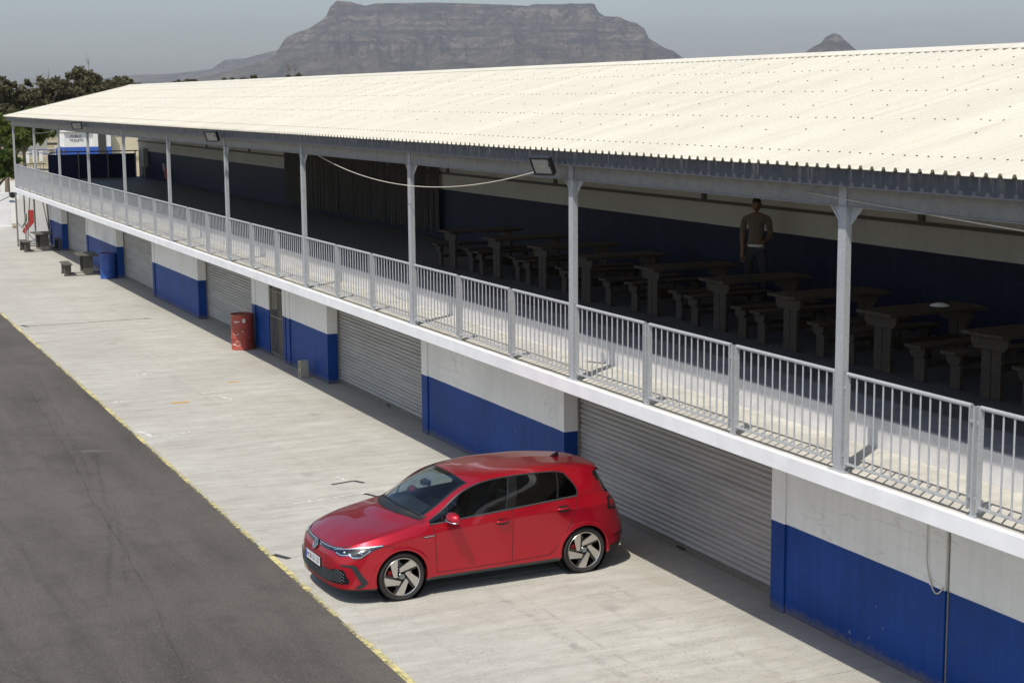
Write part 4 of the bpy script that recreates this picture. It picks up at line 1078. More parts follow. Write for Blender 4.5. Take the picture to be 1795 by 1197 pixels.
MB().box(2.93, 2.96, -.7, .7, .3, 1.0).build('rear_bulkhead', 'cabin', hatch, off=(0,0,0))
dsh = []
for y in np.linspace(-.76, .76, 25):
    e = .03*math.exp(-((y+.36)/.22)**2); fwd = .12*(abs(y)/.76)**2
    dsh.append([(.30+fwd, y, .935), (.48, y, .945), (.66, y, .940+e), (.80, y, .925+e*1.4), (.865, y, .885+e), (.875, y, .80), (.84, y, .62), (.80, y, .40)])
MB().grid(dsh).build('dashboard', 'dash', hatch, off=(0,0,0), smooth=45)
MB().box(.83, .85, -.12, .18, .93, 1.03).box(.80, .83, -.52, -.22, .95, 1.03).build('screen', 'gloss_black', hatch, off=(0,0,0), bevel=.006)
st = MB(); cc = Vector((1.02, -.36, .88)); q = Vector((.92, 0, .38)).normalized().to_track_quat('Z', 'Y').to_matrix()
st.tube([cc+q @ Vector((.182*cos(2*pi*k/28), .182*sin(2*pi*k/28), 0)) for k in range(28)], .017, 8, closed=True)
for a in (0, pi, -pi/2): st.tube([cc+q @ Vector((.03*cos(a), .03*sin(a), -.02)), cc+q @ Vector((.18*cos(a), .18*sin(a), 0))], .014, 6)
st.lathe([(.06, -.03), (.055, .0)], (0,0,0), n=16); st.v[-32:] = [tuple(cc+q @ Vector(v)) for v in st.v[-32:]]
st.build('steering_wheel', 'cabin', hatch, off=(0,0,0), smooth=40)
def seat(x, y, w, name):
    sroot = bpy.data.objects.new(name, None); COL.objects.link(sroot); sroot.parent = hatch; sroot.location = (x, y, 0)
    MB().prism([(0,.40),(.02,.50),(.25,.53),(.50,.50),(.52,.40)], 'y', -w/2, w/2).build('seat_cushion', 'cabin', sroot, off=(0,0,0), bevel=.04)
    MB().prism([(.42,.48),(.50,.46),(.74,1.06),(.72,1.10),(.62,1.10),(.54,.80)], 'y', -w/2, w/2).build('seat_back', 'cabin', sroot, off=(0,0,0), bevel=.05)
    if w < .8: MB().prism([(.66,1.12),(.74,1.12),(.78,1.28),(.70,1.30)], 'y', -.13, .13).build('headrest', 'cabin', sroot, off=(0,0,0), bevel=.03)
    else:
        for yy in (-.38, .38): MB().prism([(.66,1.08),(.74,1.08),(.78,1.20),(.70,1.22)], 'y', yy-.12, yy+.12).build('headrest', 'cabin', sroot, off=(0,0,0), bevel=.03)
seat(1.10, -.36, .50, 'seat'); seat(1.10, .36, .50, 'seat'); seat(1.98, 0, 1.25, 'rear_seat')
MB().prism([(.72,1.235),(.735,1.23),(.76,1.30),(.745,1.305)], 'y', -.12, .12).build('rear_view_mirror', 'trim_black', hatch, off=(0,0,0), bevel=.005)
MB().box(.66, .74, -.05, .05, 1.235, 1.30).build('sensor_housing', 'trim_black', hatch, off=(0,0,0), bevel=.01)
# ------------------------------------------------------------------ upper floor furniture
tbl = thing('timber_table', 'x', 'table', (12.88, 0, 2.892))
for k in range(4): MB().box(-.78, .78, -.325+k*.1635, -.325+k*.1635+.157, .715, .755).build('plank', 'dark_wood', tbl, off=(0,0,0), bevel=.006)
for sx in (-1, 1):
    lg_ = MB().box(sx*.60-.025, sx*.60+.025, -.155, -.006, 0, .714).build('leg', 'dark_wood', tbl, off=(0,0,0), bevel=.005)
    MB().box(sx*.60-.025, sx*.60+.025, .006, .155, 0, .714).build('leg', 'dark_wood', tbl, off=(0,0,0), bevel=.005)
    MB().prism([(-.29,.712),(-.29,.62),(-.24,.56),(.24,.56),(.29,.62),(.29,.712)], 'x', sx*.60-.065, sx*.60-.027).build('bracket', 'dark_wood', tbl, off=(0,0,0), bevel=.005)
MB().box(-.574, .574, -.03, .03, .30, .38).build('stretcher', 'dark_wood', tbl, off=(0,0,0), bevel=.005)
bnc = thing('timber_bench', 'x', 'bench', (12.9, 0, 2.892))
for k in range(2): MB().box(-.72, .72, -.14+k*.142, -.14+k*.142+.136, .41, .45).build('plank', 'dark_wood', bnc, off=(0,0,0), bevel=.006)
for sx in (-1, 1):
    MB().box(sx*.58-.025, sx*.58+.025, -.09, .09, 0, .408).build('leg', 'dark_wood', bnc, off=(0,0,0), bevel=.005)
    MB().prism([(-.13,.408),(-.13,.34),(-.09,.29),(.09,.29),(.13,.34),(.13,.408)], 'x', sx*.58-.06, sx*.58-.027).build('bracket', 'dark_wood', bnc, off=(0,0,0), bevel=.005)
MB().box(-.554, .554, -.025, .025, .16, .22).build('stretcher', 'dark_wood', bnc, off=(0,0,0), bevel=.005)
first = True
for k in range(10):
    y = 11.98+1.955*k
    t_ = tbl if first else copy_tree(tbl)
    t_.location = (12.88+random.uniform(-.09, .09), y+random.uniform(-.06, .06), 2.892); t_.rotation_euler = (0, 0, random.uniform(-.05, .05))
    nm = NUM[k]
    t_['label'] = 'dark timber table on the upper floor, %s in the row from the right' % nm; t_['group'] = 'dark timber tables on the upper floor'
    for sd, wd in ((-1, 'near'), (1, 'far')):
        b_ = bnc if first else copy_tree(bnc)
        first = False
        b_.location = (12.9+random.uniform(-.14, .14), y+sd*.66+random.uniform(-.05, .05), 2.892); b_.rotation_euler = (0, 0, random.uniform(-.07, .07))
        b_['label'] = 'dark timber bench on the %s side of the %s table from the right' % (wd, nm); b_['group'] = 'dark timber benches on the upper floor'
bw_ = MB().lathe([(.001, .035), (.05, .033), (.09, .022), (.115, .006), (.12, .0)], (13.15, 15.98, 3.648), n=28).build('upturned_bowl', 'white_wall', smooth=60)
tag(bw_, 'white upturned bowl lying on the third timber table from the right', 'bowl')

# bamboo screen fixed to the upper back wall
bs = thing('bamboo_screen', 'dark bamboo pole screen hanging on the upper back wall', 'screen', (14.7, 43, 2.89))
nbam = 0; stuff_b = MB()
y = 36.5
while y < 49.4:
    zt = 4.72+random.uniform(-.06, .05); zb = 2.95+random.uniform(0, .10); r = random.uniform(.012, .022); ln = random.uniform(-.03, .03)
    mb = MB() if nbam % 3 == 0 else stuff_b
    mb.tube([(14.70+random.uniform(-.015, .015), y, zb), (14.70, y+ln, zt)], r, 6)
    if nbam % 3 == 0: mb.build('bamboo_pole', 'bamboo', bs, smooth=50)
    nbam += 1; y += random.uniform(.042, .07)
tag(stuff_b.build('bamboo_poles', 'bamboo', bs, smooth=50), kind='stuff')
for z in (3.3, 4.0, 4.6): MB().box(14.735, 14.755, 36.5, 49.4, z, z+.04).build('screen_rail', 'bamboo', bs)

# ------------------------------------------------------------------ floodlights and cables under the eaves
def flood(y, z, label, yaw):
    f = thing('floodlight', label, 'floodlight', (9.10, y, z), 0, 'floodlights along the eaves gutter')
    # local: lamp faces -x, tilted down
    m3 = Matrix.Rotation(yaw, 3, 'Z') @ Matrix.Rotation(radians(-28), 3, 'Y')
    def part(name, mat, mb, par=f, bevel=0):
        mb.v = [tuple(m3 @ Vector(v)) for v in mb.v]; return mb.build(name, mat, par, off=(0,0,0), bevel=bevel)
    hb = part('housing', 'black_plastic', MB().box(-.03, .03, -.16, .16, -.125, .125), bevel=.01)
    part('bezel', 'black_plastic', MB().box(-.045, -.031, -.165, .165, -.13, -.105).box(-.045, -.031, -.165, .165, .105, .13).box(-.045, -.031, -.165, -.138, -.104, .104).box(-.045, -.031, .138, .165, -.104, .104), hb)
    part('lens', 'flood_lens', MB().box(-.039, -.0315, -.137, .137, -.103, .103), hb)
    for k in range(6): part('cooling_fin', 'black_plastic', MB().box(.031, .062, -.12+k*.045, -.112+k*.045, -.09, .09), hb)
    for k in range(3): part('led_chip', 'led_yellow', MB().box(-.0405, -.0392, -.045+k*.035, -.030+k*.035, -.006, .012), hb)
    MB().tube([(.03, 0, 0), (.09, 0, .0), (.125, .0, .0)], .012, 8).box(.115, .124, -.05, .05, -.02, .03).build('bracket_arm', 'black_plastic', f, off=(0,0,0))
    MB().box(-.012, .012, -.178, -.168, -.02, .02).box(-.012, .012, .168, .178, -.02, .02).build('yoke', 'black_plastic', f, off=(0,0,0))
t = NT('flood_lens'); t.P(base=(.34, .34, .32), rough=.12, coat=.6); M['flood_lens'] = t.m
simple('led_yellow', (.65, .60, .12), .4)
flood(18.95, 5.39, 'black floodlight on the eaves above the open bay, nearest of the three', radians(25))
flood(36.2, 5.44, 'small black floodlight halfway along the eaves gutter', radians(40))
flood(53.8, 5.44, 'small black floodlight at the far end of the eaves gutter', radians(60))
def cable(name, label, a, b, sag, r=.008, mat='cable_white', n=30):
    a = Vector(a); b = Vector(b)
    pts = [a.lerp(b, k/n)+Vector((0, 0, -sag*4*(k/n)*(1-k/n))) for k in range(n+1)]
    tag(MB().tube(pts, r, 6).build(name, mat, smooth=True), label, 'cable')
cable('hanging_cable', 'pale sagging cable hung from the post to the nearest floodlight', (9.46, 29.95, 5.25), (9.15, 19.1, 5.32), .42, .0065)
cable('hanging_cable', 'thin pale cable strung under the eaves at the right edge', (9.46, 13.6, 5.30), (9.44, 4.5, 4.95), .05, .006)
cable('hanging_cable', 'thin cable under the far eaves near the blue stair screen', (9.46, 60.0, 5.28), (9.5, 66.4, 5.0), .10, .01)

# ------------------------------------------------------------------ things standing on the apron
def drum(loc, mat, label, marks):
    d = thing('steel_drum', label, 'drum', loc); r = .285; h = .90
    pf = [(r-.01, 0), (r+.004, .004), (r+.006, .02), (r, .03)]
    for zc in (.30, .60): pf += [(r, zc-.03), (r+.010, zc-.012), (r+.010, zc+.012), (r, zc+.03)]
    pf += [(r, h-.03), (r+.007, h-.02), (r+.007, h-.005), (r-.004, h), (r-.012, h-.006), (r-.014, h-.03)]
    MB().lathe(pf, (0,0,0), n=48, cap=False).build('shell', mat, d, off=(0,0,0), smooth=35)
    MB().lathe([(.001, h-.028), (r-.014, h-.028)], (0,0,0), n=40, cap=False).build('lid', 'barrel_rim', d, off=(0,0,0))
    MB().tube([((r+.003)*cos(2*pi*k/48), (r+.003)*sin(2*pi*k/48), h-.004) if 0 else (r*cos(2*pi*k/48), r*sin(2*pi*k/48), h-.002) for k in range(48)], .008, 6, closed=True).build('rim', 'barrel_rim', d, off=(0,0,0), smooth=True)
    for q in (.12, -.15): MB().lathe([(.03, h-.027), (.03, h-.012)], (q, .05, 0), n=14).build('bung', 'barrel_rim', d, off=(0,0,0))
    def wrapbox(a0, a1, z0, z1, lift=.0025, name='printed_mark', m='letter_white'):
        n = 8; P = [[((r+lift)*cos(a0+(a1-a0)*k/n), (r+lift)*sin(a0+(a1-a0)*k/n), z) for k in range(n+1)] for z in (z0, z1)]
        MB().grid(P).build(name, m, d, off=(0,0,0))
    if marks:
        wrapbox(radians(-150), radians(-118), .715, .735); wrapbox(radians(-150), radians(-128), .685, .69)
        wrapbox(radians(-104), radians(-90), .70, .80); wrapbox(radians(-112), radians(-98), .475, .485); wrapbox(radians(195), radians(218), .128, .150)
        for rad, a0, a1, zc, ac in ((.085, 200, 340, .47, -140), (.065, 0, 360, .17, -130)):
            pts = []
            for k in range(25):
                a = radians(a0+(a1-a0)*k/24); ang = radians(ac)+rad*cos(a)/r; pts.append(((r+.003)*cos(ang), (r+.003)*sin(ang), zc+rad*sin(a)))
            MB().tube(pts, .0045, 5).build('printed_ring', 'letter_white', d, off=(0,0,0))
    return d
drum((10.56, 39.62, 0), 'rust_red', 'red oil drum with faded white print beside the barred gate', True)
drum((10.62, 57.75, 0), 'barrel_blue', 'blue drum beside the picnic table at the far blue wall', False)
bk = MB(); bk.box(-.10, .10, -.07, .07, 0, .03).box(-.10, .10, -.07, .07, .36, .39).box(-.10, .10, -.07, -.045, .03, .36).box(-.10, .10, .045, .07, .03, .36).box(-.098, .10, -.045, .045, .18, .21).box(-.01, .0, -.045, .045, .03, .36)
cb = bk.build('concrete_block', 'block', bevel=.006); cb.location = (10.66, 34.83, 0); cb.rotation_euler = (0, 0, radians(6))
tag(cb, 'hollow pale concrete block standing on end against the blue wall', 'block')
def picnic(loc, rz, label):
    p = thing('picnic_table', label, 'picnic table', loc, rz, 'grey picnic tables along the far wall')
    for k in range(5): MB().box(-.37+k*.149, -.37+k*.149+.143, -.68, .68, .70, .745).build('top_plank', 'grey_wood', p, off=(0,0,0), bevel=.006)
    for sy in (-.48, .48):
        MB().box(-.17, .17, sy-.03, sy+.03, .06, .699).build('pedestal', 'grey_wood', p, off=(0,0,0), bevel=.006)
        for sx in (-1, 1): MB().box(sx*.72-.12, sx*.72+.12, sy-.03, sy+.03, .06, .399).build('bench_leg', 'grey_wood', p, off=(0,0,0), bevel=.006)
        MB().prism([(-.85,0),(.85,0),(.85,.06),(.58,.06),(.45,.02),(-.45,.02),(-.58,.06),(-.85,.06)], 'y', sy-.04, sy+.04).build('skid', 'grey_wood', p, off=(0,0,0))
    for sx in (-1, 1):
        for k in range(2): MB().box(sx*.72-.16+k*.162, sx*.72-.16+k*.162+.156, -.66, .66, .40, .44).build('bench_plank', 'grey_wood', p, off=(0,0,0), bevel=.005)
picnic((10.18, 70.0, 0), radians(3), 'grey picnic table with two benches, farther one beside the deck end')
picnic((10.18, 59.6, 0), radians(-3), 'grey picnic table with two benches, nearer one beside the blue drum')

# wall box and red reel on the upper back wall
e_ = thing('meter_box', 'grey electrical box on the far end of the upper back wall', 'box', (14.72, 70.6, 3.4))
MB().box(14.60, 14.797, 70.1, 70.9, 3.38, 4.18).build('case', 'grey_box', e_, bevel=.01); MB().box(14.59, 14.599, 70.15, 70.85, 3.42, 4.14).build('door', 'grey_box', e_)
MB().tube([(14.70, 70.5, 3.38), (14.70, 70.5, 2.9)], .02, 8).build('conduit', 'grey_box', e_)
r_ = thing('fire_hose', 'red fire hose reel low on the upper back wall', 'hose reel', (14.7, 66.1, 2.89))
MB().lathe([(.08, -.10), (.24, -.10), (.25, -.09), (.25, -.07), (.10, -.06), (.10, .0), (.25, .01), (.25, .03), (.08, .04)], (14.72, 66.1, 3.28), axis='x', n=24).build('reel', 'rust_red', r_, smooth=35)
MB().tube([(14.66, 66.1+.19*cos(k*.5), 3.28+.19*sin(k*.5)) for k in range(26)]+[(14.64, 66.0, 3.02), (14.62, 65.9, 2.93)], .018, 6).build('hose', 'rust_red', r_, smooth=True)
MB().box(14.66, 14.797, 66.45, 66.7, 3.35, 3.65).build('valve_box', 'grey_box', r_)

# ------------------------------------------------------------------ steel stair frame and block wall past the deck end
fr_ = thing('pipe_scaffold', 'weathered steel pipe frame under the far end of the deck', 'frame', (10.0, 72.5, 0))
def pipe(a, b, r=.03): MB().tube([a, b], r, 8).build('pipe', 'steel_pipe', fr_, smooth=50)
pipe((9.5, 72.35, 0), (9.5, 72.35, 2.37), .035); pipe((9.85, 72.4, 0), (9.85, 72.4, 2.37)); pipe((10.15, 71.6, 0), (10.15, 71.6, 2.37), .035); pipe((9.5, 72.6, .05), (10.7, 71.2, .05)); pipe((9.5, 72.6, .25), (10.7, 71.2, .25))
pipe((9.9, 72.3, .1), (10.05, 72.0, 2.3), .02); pipe((10.5, 72.0, 2.35), (10.9, 72.3, .1), .022); pipe((11.2, 72.3, 2.35), (10.75, 72.0, .15), .022); pipe((10.75, 72.3, 2.35), (10.85, 72.2, .1), .03); pipe((11.55, 72.45, 0), (11.55, 72.45, 2.37), .05)
pipe((9.35, 72.5, 2.2), (8.6, 73.5, 1.75), .02)
MB().lathe([(.05, -.05), (.13, -.05), (.13, .05), (.05, .05)], (9.38, 72.4, 2.22), axis='y', n=20).build('pulley', 'black_metal', fr_, smooth=40)
lp = thing('painted_panel', 'white panel with red angular stripe behind the pipe frame', 'panel', (10.4, 73.2, 0))
MB().box(9.62, 11.3, 73.2, 73.24, .1, 2.0).build('board', 'white_wall', lp)
MB().add([(x, 73.195, z) for x, z in ((10.10,1.5),(10.33,1.5),(10.33,.95),(9.9,.47),(9.81,.57),(10.07,1.0))], [(0,1,2,3,4,5)]).build('stripe', 'red_paint', lp)
MB().add([(x, 73.195, z) for x, z in ((10.0,1.35),(10.04,1.35),(10.04,1.05),(9.85,.75),(9.82,.80),(10.0,1.1))], [(0,1,2,3,4,5)]).build('stripe', 'green_paint', lp)
w1 = thing('boundary_wall', 'white painted wall stepping across the end of the pit lane', 'wall', (9.0, 83.5, 0))
MB().box(-6, 10.65, 83.1, 83.4, 0, 1.0).build('lower_wall', 'white_wall', w1); MB().box(-6, 10.6, 83.12, 83.38, 1.0, 1.75).build('upper_wall', 'white_wall', w1); MB().box(-6, 10.68, 83.05, 83.099, 0, .10).build('plinth', 'white_wall', w1)
w2 = thing('boundary_wall', 'white rendered wall seen through the pipe frame', 'wall', (13, 84.5, 0))
MB().box(11.2, 19, 84.4, 84.7, 0, 2.2).build('wall_leaf', 'white_wall', w2); MB().box(11.15, 19.05, 84.35, 84.75, 2.2, 2.28).build('coping', 'white_wall', w2)
# ------------------------------------------------------------------ a person standing upstairs in the shade
def person(loc, rz, label):
    o_ = bpy.data.meshes.new('person'); 
    J = dict(pel=(0,0,.95), wst=(0,0,1.10), che=(0,.01,1.32), nek=(0,.0,1.50), hea=(0,-.01,1.56), ht=(0,-.01,1.60))
    V = [(0,0,.95),(0,0,1.10),(0,.01,1.30),(0,.01,1.44),(0,0,1.53),
         (.10,0,.90),(.13,-.03,.50),(.15,.02,.10),(.17,-.10,.05), (-.10,0,.90),(-.11,-.01,.50),(-.115,.01,.10),(-.12,-.12,.05),
         (.19,.01,1.42),(.222,.04,1.16),(.13,-.20,1.06),(.07,-.24,1.09), (-.19,.01,1.42),(-.222,.03,1.14),(-.21,-.07,.92),(-.215,-.10,.84)]
    E_ = [(0,1),(1,2),(2,3),(3,4),(0,5),(5,6),(6,7),(7,8),(0,9),(9,10),(10,11),(11,12),(3,13),(13,14),(14,15),(15,16),(3,17),(17,18),(18,19),(19,20)]
    Rr = [.15,.135,.155,.12,.055,.095,.065,.045,.04,.095,.065,.045,.04,.065,.046,.034,.035,.065,.046,.034,.035]
    o_.from_pydata(V, E_, []); ob = bpy.data.objects.new('person', o_); COL.objects.link(ob)
    sk = ob.modifiers.new('skin', 'SKIN'); sb = ob.modifiers.new('sub', 'SUBSURF'); sb.levels = sb.render_levels = 2
    if not o_.skin_vertices: o_.attributes.new('skin', 'FLOAT', 'POINT')
    for k, r in enumerate(Rr):
        sv = o_.skin_vertices[0].data[k]; sv.radius = (r, r*(.72 if k < 4 else 1))
    o_.skin_vertices[0].data[0].use_root = True
    dg = bpy.context.evaluated_depsgraph_get(); me = bpy.data.meshes.new_from_object(ob.evaluated_get(dg)); bpy.data.objects.remove(ob)
    me.materials.clear(); [me.materials.append(M[k]) for k in ('trousers', 'clothes', 'skin')]
    for pl in me.polygons: pl.material_index = 0 if pl.center.z < .97 and abs(pl.center.x) < .19 else (2 if pl.center.z > 1.475 or (abs(pl.center.x) > .18 and pl.center.z < 1.2) or pl.center.y < -.15 else 1)
    me.polygons.foreach_set('use_smooth', [True]*len(me.polygons))
    p = thing('person', label, 'person', loc, rz)
    b = bpy.data.objects.new('body', me); COL.objects.link(b); b.parent = p
    hd = []
    for i in range(13):
        th = pi*i/12; row = []
        for j in range(20):
            ph = 2*pi*j/20; x = .073*sin(th)*cos(ph); y = .092*sin(th)*sin(ph); z = .118*cos(th)
            if z < -.02: x *= 1-.25*(-z/.118); y *= 1-.12*(-z/.118)
            if sin(ph) < -.85 and abs(z+.015) < .03: y -= .016
            row.append((x, y, z+1.645))
        row.append(row[0]); hd.append(row)
    h_ = MB().grid(hd).build('head', 'skin', p, off=(0,0,0), smooth=True)
    MB().grid([[(q[0]*1.06, q[1]*1.06+.008, (q[2]-1.645)*1.06+1.652) for q in r if 1] for r in hd[:6]]).build('hair', 'hair', h_, off=(0,0,0), smooth=True)
    for s in (-1, 1):
        MB().lathe([(.001, -.008), (.012, -.006), (.014, .004)], (s*.028, -.084, 1.655), axis='y', n=10, cap=False).build('eye', 'hair', h_, off=(0,0,0))
        MB().tube([(s*.072, .012, 1.66), (s*.082, .018, 1.645), (s*.074, .008, 1.62)], .011, 6).build('ear', 'skin', h_, off=(0,0,0), smooth=True)
        hnd = MB().tube([(s*.217, -.095, .87), (s*.214, -.105, .80)], [.03, .034], 8); mv = s > 0
        for q in range(4): hnd.tube([(s*(.192+.015*q), -.107, .805), (s*(.193+.015*q), -.118, .765), (s*(.192+.015*q), -.112, .735+.006*abs(q-1.4))], .0085, 6)
        hnd.tube([(s*.185, -.11, .85), (s*.172, -.13, .815), (s*.176, -.138, .785)], .010, 6); hnd.v = [((v[0]-.215)*.2+(.80-v[2])*-.75+.03, -.25+(v[1]+.105)*.6, 1.10+(v[0]-.215)*.9) for v in hnd.v] if mv else hnd.v; hnd.build('hand', 'skin', p, off=(0,0,0), smooth=True)
    MB().lathe([(.146, 0), (.148, .035)], (0, 0, .985), n=24, cap=False).build('belt', 'white_wall', p, off=(0,0,0), smooth=True).scale = (1, .76, 1)
    return p
simple('trousers', (.05, .05, .055), .85, var=.15, local=True); simple('clothes', (.15, .125, .095), .85, var=.15, local=True); simple('skin', (.22, .12, .075), .55, var=.08, local=True); simple('hair', (.012, .010, .008), .6, local=True)
person((14.2, 21.75, 2.892), radians(-33), 'person in tan shirt and dark trousers standing upstairs by the back wall')
# ------------------------------------------------------------------ toilets, yard wall, far furniture
tb = thing('toilet_block', 'small white toilet block with blue lower band and black lettering', 'building', (32, 185, 0))
XT0, XT1, XT2 = 29.3, 32.4, 34.3; YT = 182.0
def tpart(name, mat, *b, par=None): return MB().box(*b).build(name, mat, par or tb)
tpart('front_wall', 'white_wall', XT0, XT1, YT, YT+4, 1.1, 2.75); tpart('blue_base', 'blue_band', XT0-.01, XT1+.01, YT-.01, YT+4, 0, 1.1)
tpart('shade_canopy', 'white_wall', XT0-.1, XT1+.1, YT-.25, YT+4.2, 2.75, 2.85)
MB().prism([(YT, 2.85), (YT+4.2, 2.85), (YT+4.2, 3.55)], 'x', XT0-.1, XT1+.1).build('roof', 'white_wall', tb)
tpart('entry_tower', 'white_wall', XT1+.02, XT2, YT-.4, YT+3.5, 1.1, 3.6); tpart('tower_base', 'blue_band', XT1+.015, XT2+.01, YT-.41, YT+3.5, 0, 1.1)
dr = tpart('doorway_shade', 'dark_room', XT1+.5, XT1+1.35, YT-.46, YT-.411, .05, 2.9)  # dark slab on the solid tower stands in for shade inside the entrance
tpart('door_lintel', 'white_wall', XT1+.42, XT1+1.42, YT-.50, YT-.47, 2.92, 3.2)
for k, tx in enumerate(('PUBLIC', 'TOILETS')):
    me = text_mesh(tx, .40, .01); me.materials.append(M['letter_black'])
    o = bpy.data.objects.new('lettering', me); COL.objects.link(o); o.parent = tb
    o.matrix_local = Matrix(((1, 0, 0, XT0+1.35-32), (0, 0, -1, YT-.02-185), (0, 1, 0, 2.24-.42*k), (0, 0, 0, 1)))
yw = thing('yard_wall', 'cream plastered yard wall beside the toilet block', 'wall', (36, 183, 0))
MB().box(34.5, 38.2, 182.5, 182.8, 0, 2.2).build('wall_leaf', 'cream_wall', yw); MB().box(38.2, 38.9, 182.4, 182.9, 0, 2.4).build('pier', 'cream_wall', yw); MB().box(34.4, 38.9, 182.45, 182.85, 2.2, 2.28).build('coping', 'cream_wall', yw)
for k, (x, y, h, w) in enumerate(((24.4, 170, 1.1, .35), (25.3, 172, .95, .3), (23.4, 168, 1.0, .3), (21.2, 160, 1.1, .35), (28.4, 181, 1.2, .4), (28.95, 184, 1.1, .35))):
    p = thing('white_pillar', 'short white pillar on the dry yard, %s from the left' % NUM[k], 'pillar', (x, y, 0), 0, 'short white pillars in the yard')
    MB().box(x-w/2, x+w/2, y-w/2, y+w/2, 0, h).build('shaft', 'white_wall', p); MB().box(x-w/2-.05, x+w/2+.05, y-w/2-.05, y+w/2+.05, h, h+.09).build('cap', 'white_wall', p)
gb = thing('grey_hut', 'plain grey block hut on the dry yard under the trees', 'hut', (27.6, 190, 0))
MB().box(26.4, 28.7, 190, 192, 0, 2.2).build('wall', 'grey_box', gb); MB().box(26.3, 28.8, 189.9, 192.1, 2.2, 2.32).build('roof', 'grey_box', gb)
fb = thing('blue_bin', 'small blue bin standing in the yard left of the toilet block', 'bin', (28.1, 178, 0))
MB().lathe([(.30, 0), (.36, 1.0), (.38, 1.02), (.38, 1.08), (.1, 1.15)], (28.1, 178, 0), n=20).build('drum', 'barrel_blue', fb, smooth=40); MB().box(28.0, 28.2, 177.6, 177.64, .8, .95).build('handle', 'black_metal', fb)
yf = thing('yard_fence', 'low blue rail fence across the dry yard', 'fence', (25, 176, 0))
for k in range(6): MB().box(21.6+k*1.35-.05, 21.6+k*1.35+.05, 176, 176.1, 0, 1.1).build('post', 'steel_pipe', yf)
for z in (.6, 1.0): MB().box(21.5, 28.6, 175.95, 175.995, z, z+.08).build('rail', 'barrel_blue', yf)
yl = thing('yard_slab', 'pale concrete paving beyond the deck end', 'paving', (5, 100, 0))
for k in ('label', 'category'): del yl[k]
yl['kind'] = 'structure'
for i in range(3): MB().box(-12+i*10.0, -12+i*10.0+9.98, 86, 132, -.1, .004).build('paving', 'deck_concrete', yl)

# ------------------------------------------------------------------ trees
def tree(name, label, loc, h, lobes, leafm, nleaf, ls, barkm='bark', group=None, trunk_r=.25, twigs=0, clump=True, seed=1):
    rnd = random.Random(seed); L = Vector(loc)
    t = thing(name, label, 'tree', loc, 0, group)
    zb = min(l[2]-l[5]*.6 for l in lobes)
    tk = MB(); tk.tube([(0,0,0), (.1*h*.05, 0, h*.2), (0, .05*h*.1, max(.3*h, zb*.9)), (.0, 0, h*.62)], [trunk_r, trunk_r*.8, trunk_r*.6, trunk_r*.25], 8)
    for l in lobes:
        tk.tube([(0, 0, max(.18*h, zb*.55)), (l[0]*.5, l[1]*.5, (max(.18*h, zb*.55)+l[2])*.5), (l[0], l[1], l[2])], [trunk_r*.5, trunk_r*.3, trunk_r*.08], 6)
    tk.build('trunk', barkm, t, off=(0,0,0), smooth=50)
    V = []; F = []
    tot = sum(l[3]*l[4]*l[5] for l in lobes)
    for l in lobes:
        n = int(nleaf*l[3]*l[4]*l[5]/tot); nc = max(6, n//45)
        cl = []
        for _ in range(nc):
            while True:
                p = Vector((rnd.uniform(-1, 1), rnd.uniform(-1, 1), rnd.uniform(-1, 1)))
                if .30 < p.length < 1: break
            p = p*(.55+.45*rnd.random()) if rnd.random() < .35 else p.normalized()*rnd.uniform(.72, 1.05)
            cl.append((Vector((l[0]+p.x*l[3], l[1]+p.y*l[4], l[2]+p.z*l[5])), rnd.uniform(.55, 1.25)))
        for k in range(n):
            c, cr = cl[k % nc]; rr = .22*min(l[3], l[5])*cr
            q = Vector((rnd.gauss(0, 1), rnd.gauss(0, 1), rnd.gauss(0, .75)))*rr*.62
            c2 = c+q; a = Vector((rnd.gauss(0, 1), rnd.gauss(0, 1), rnd.gauss(0, 1))).normalized(); b = a.cross(Vector((rnd.gauss(0, 1), rnd.gauss(0, 1), rnd.gauss(0, 1)))).normalized()
            s = ls*rnd.uniform(.6, 1.3); i = len(V)
            V += [tuple(c2-a*s-b*s*.45), tuple(c2+a*s*.2-b*s*.6), tuple(c2+a*s+b*s*.1), tuple(c2-a*s*.1+b*s*.6)]; F.append((i, i+1, i+2, i+3))
    cm = MB(); cm.v = V; cm.f = F
    cm.build('crown', leafm, t, off=(0,0,0), recalc=False)
    if twigs:
        tw = MB()
        for _ in range(twigs):
            l = lobes[rnd.randrange(len(lobes))]; x = l[0]+rnd.uniform(-.5, .5)*l[3]; y = l[1]; z = l[2]+l[5]*.8
            p = Vector((x, y, z)); d = Vector((rnd.uniform(-.3, .3), 0, 1)).normalized()
            for b in range(5):
                e = d+Vector((rnd.uniform(-.5, .5), rnd.uniform(-.3, .3), rnd.uniform(-.1, .3))); tw.tube([p, p+d*.9, p+d*.9+e.normalized()*rnd.uniform(.8, 1.9)], [.05, .035, .012], 5)
        tw.build('bare_branches', 'twig', t, off=(0,0,0))
    return t
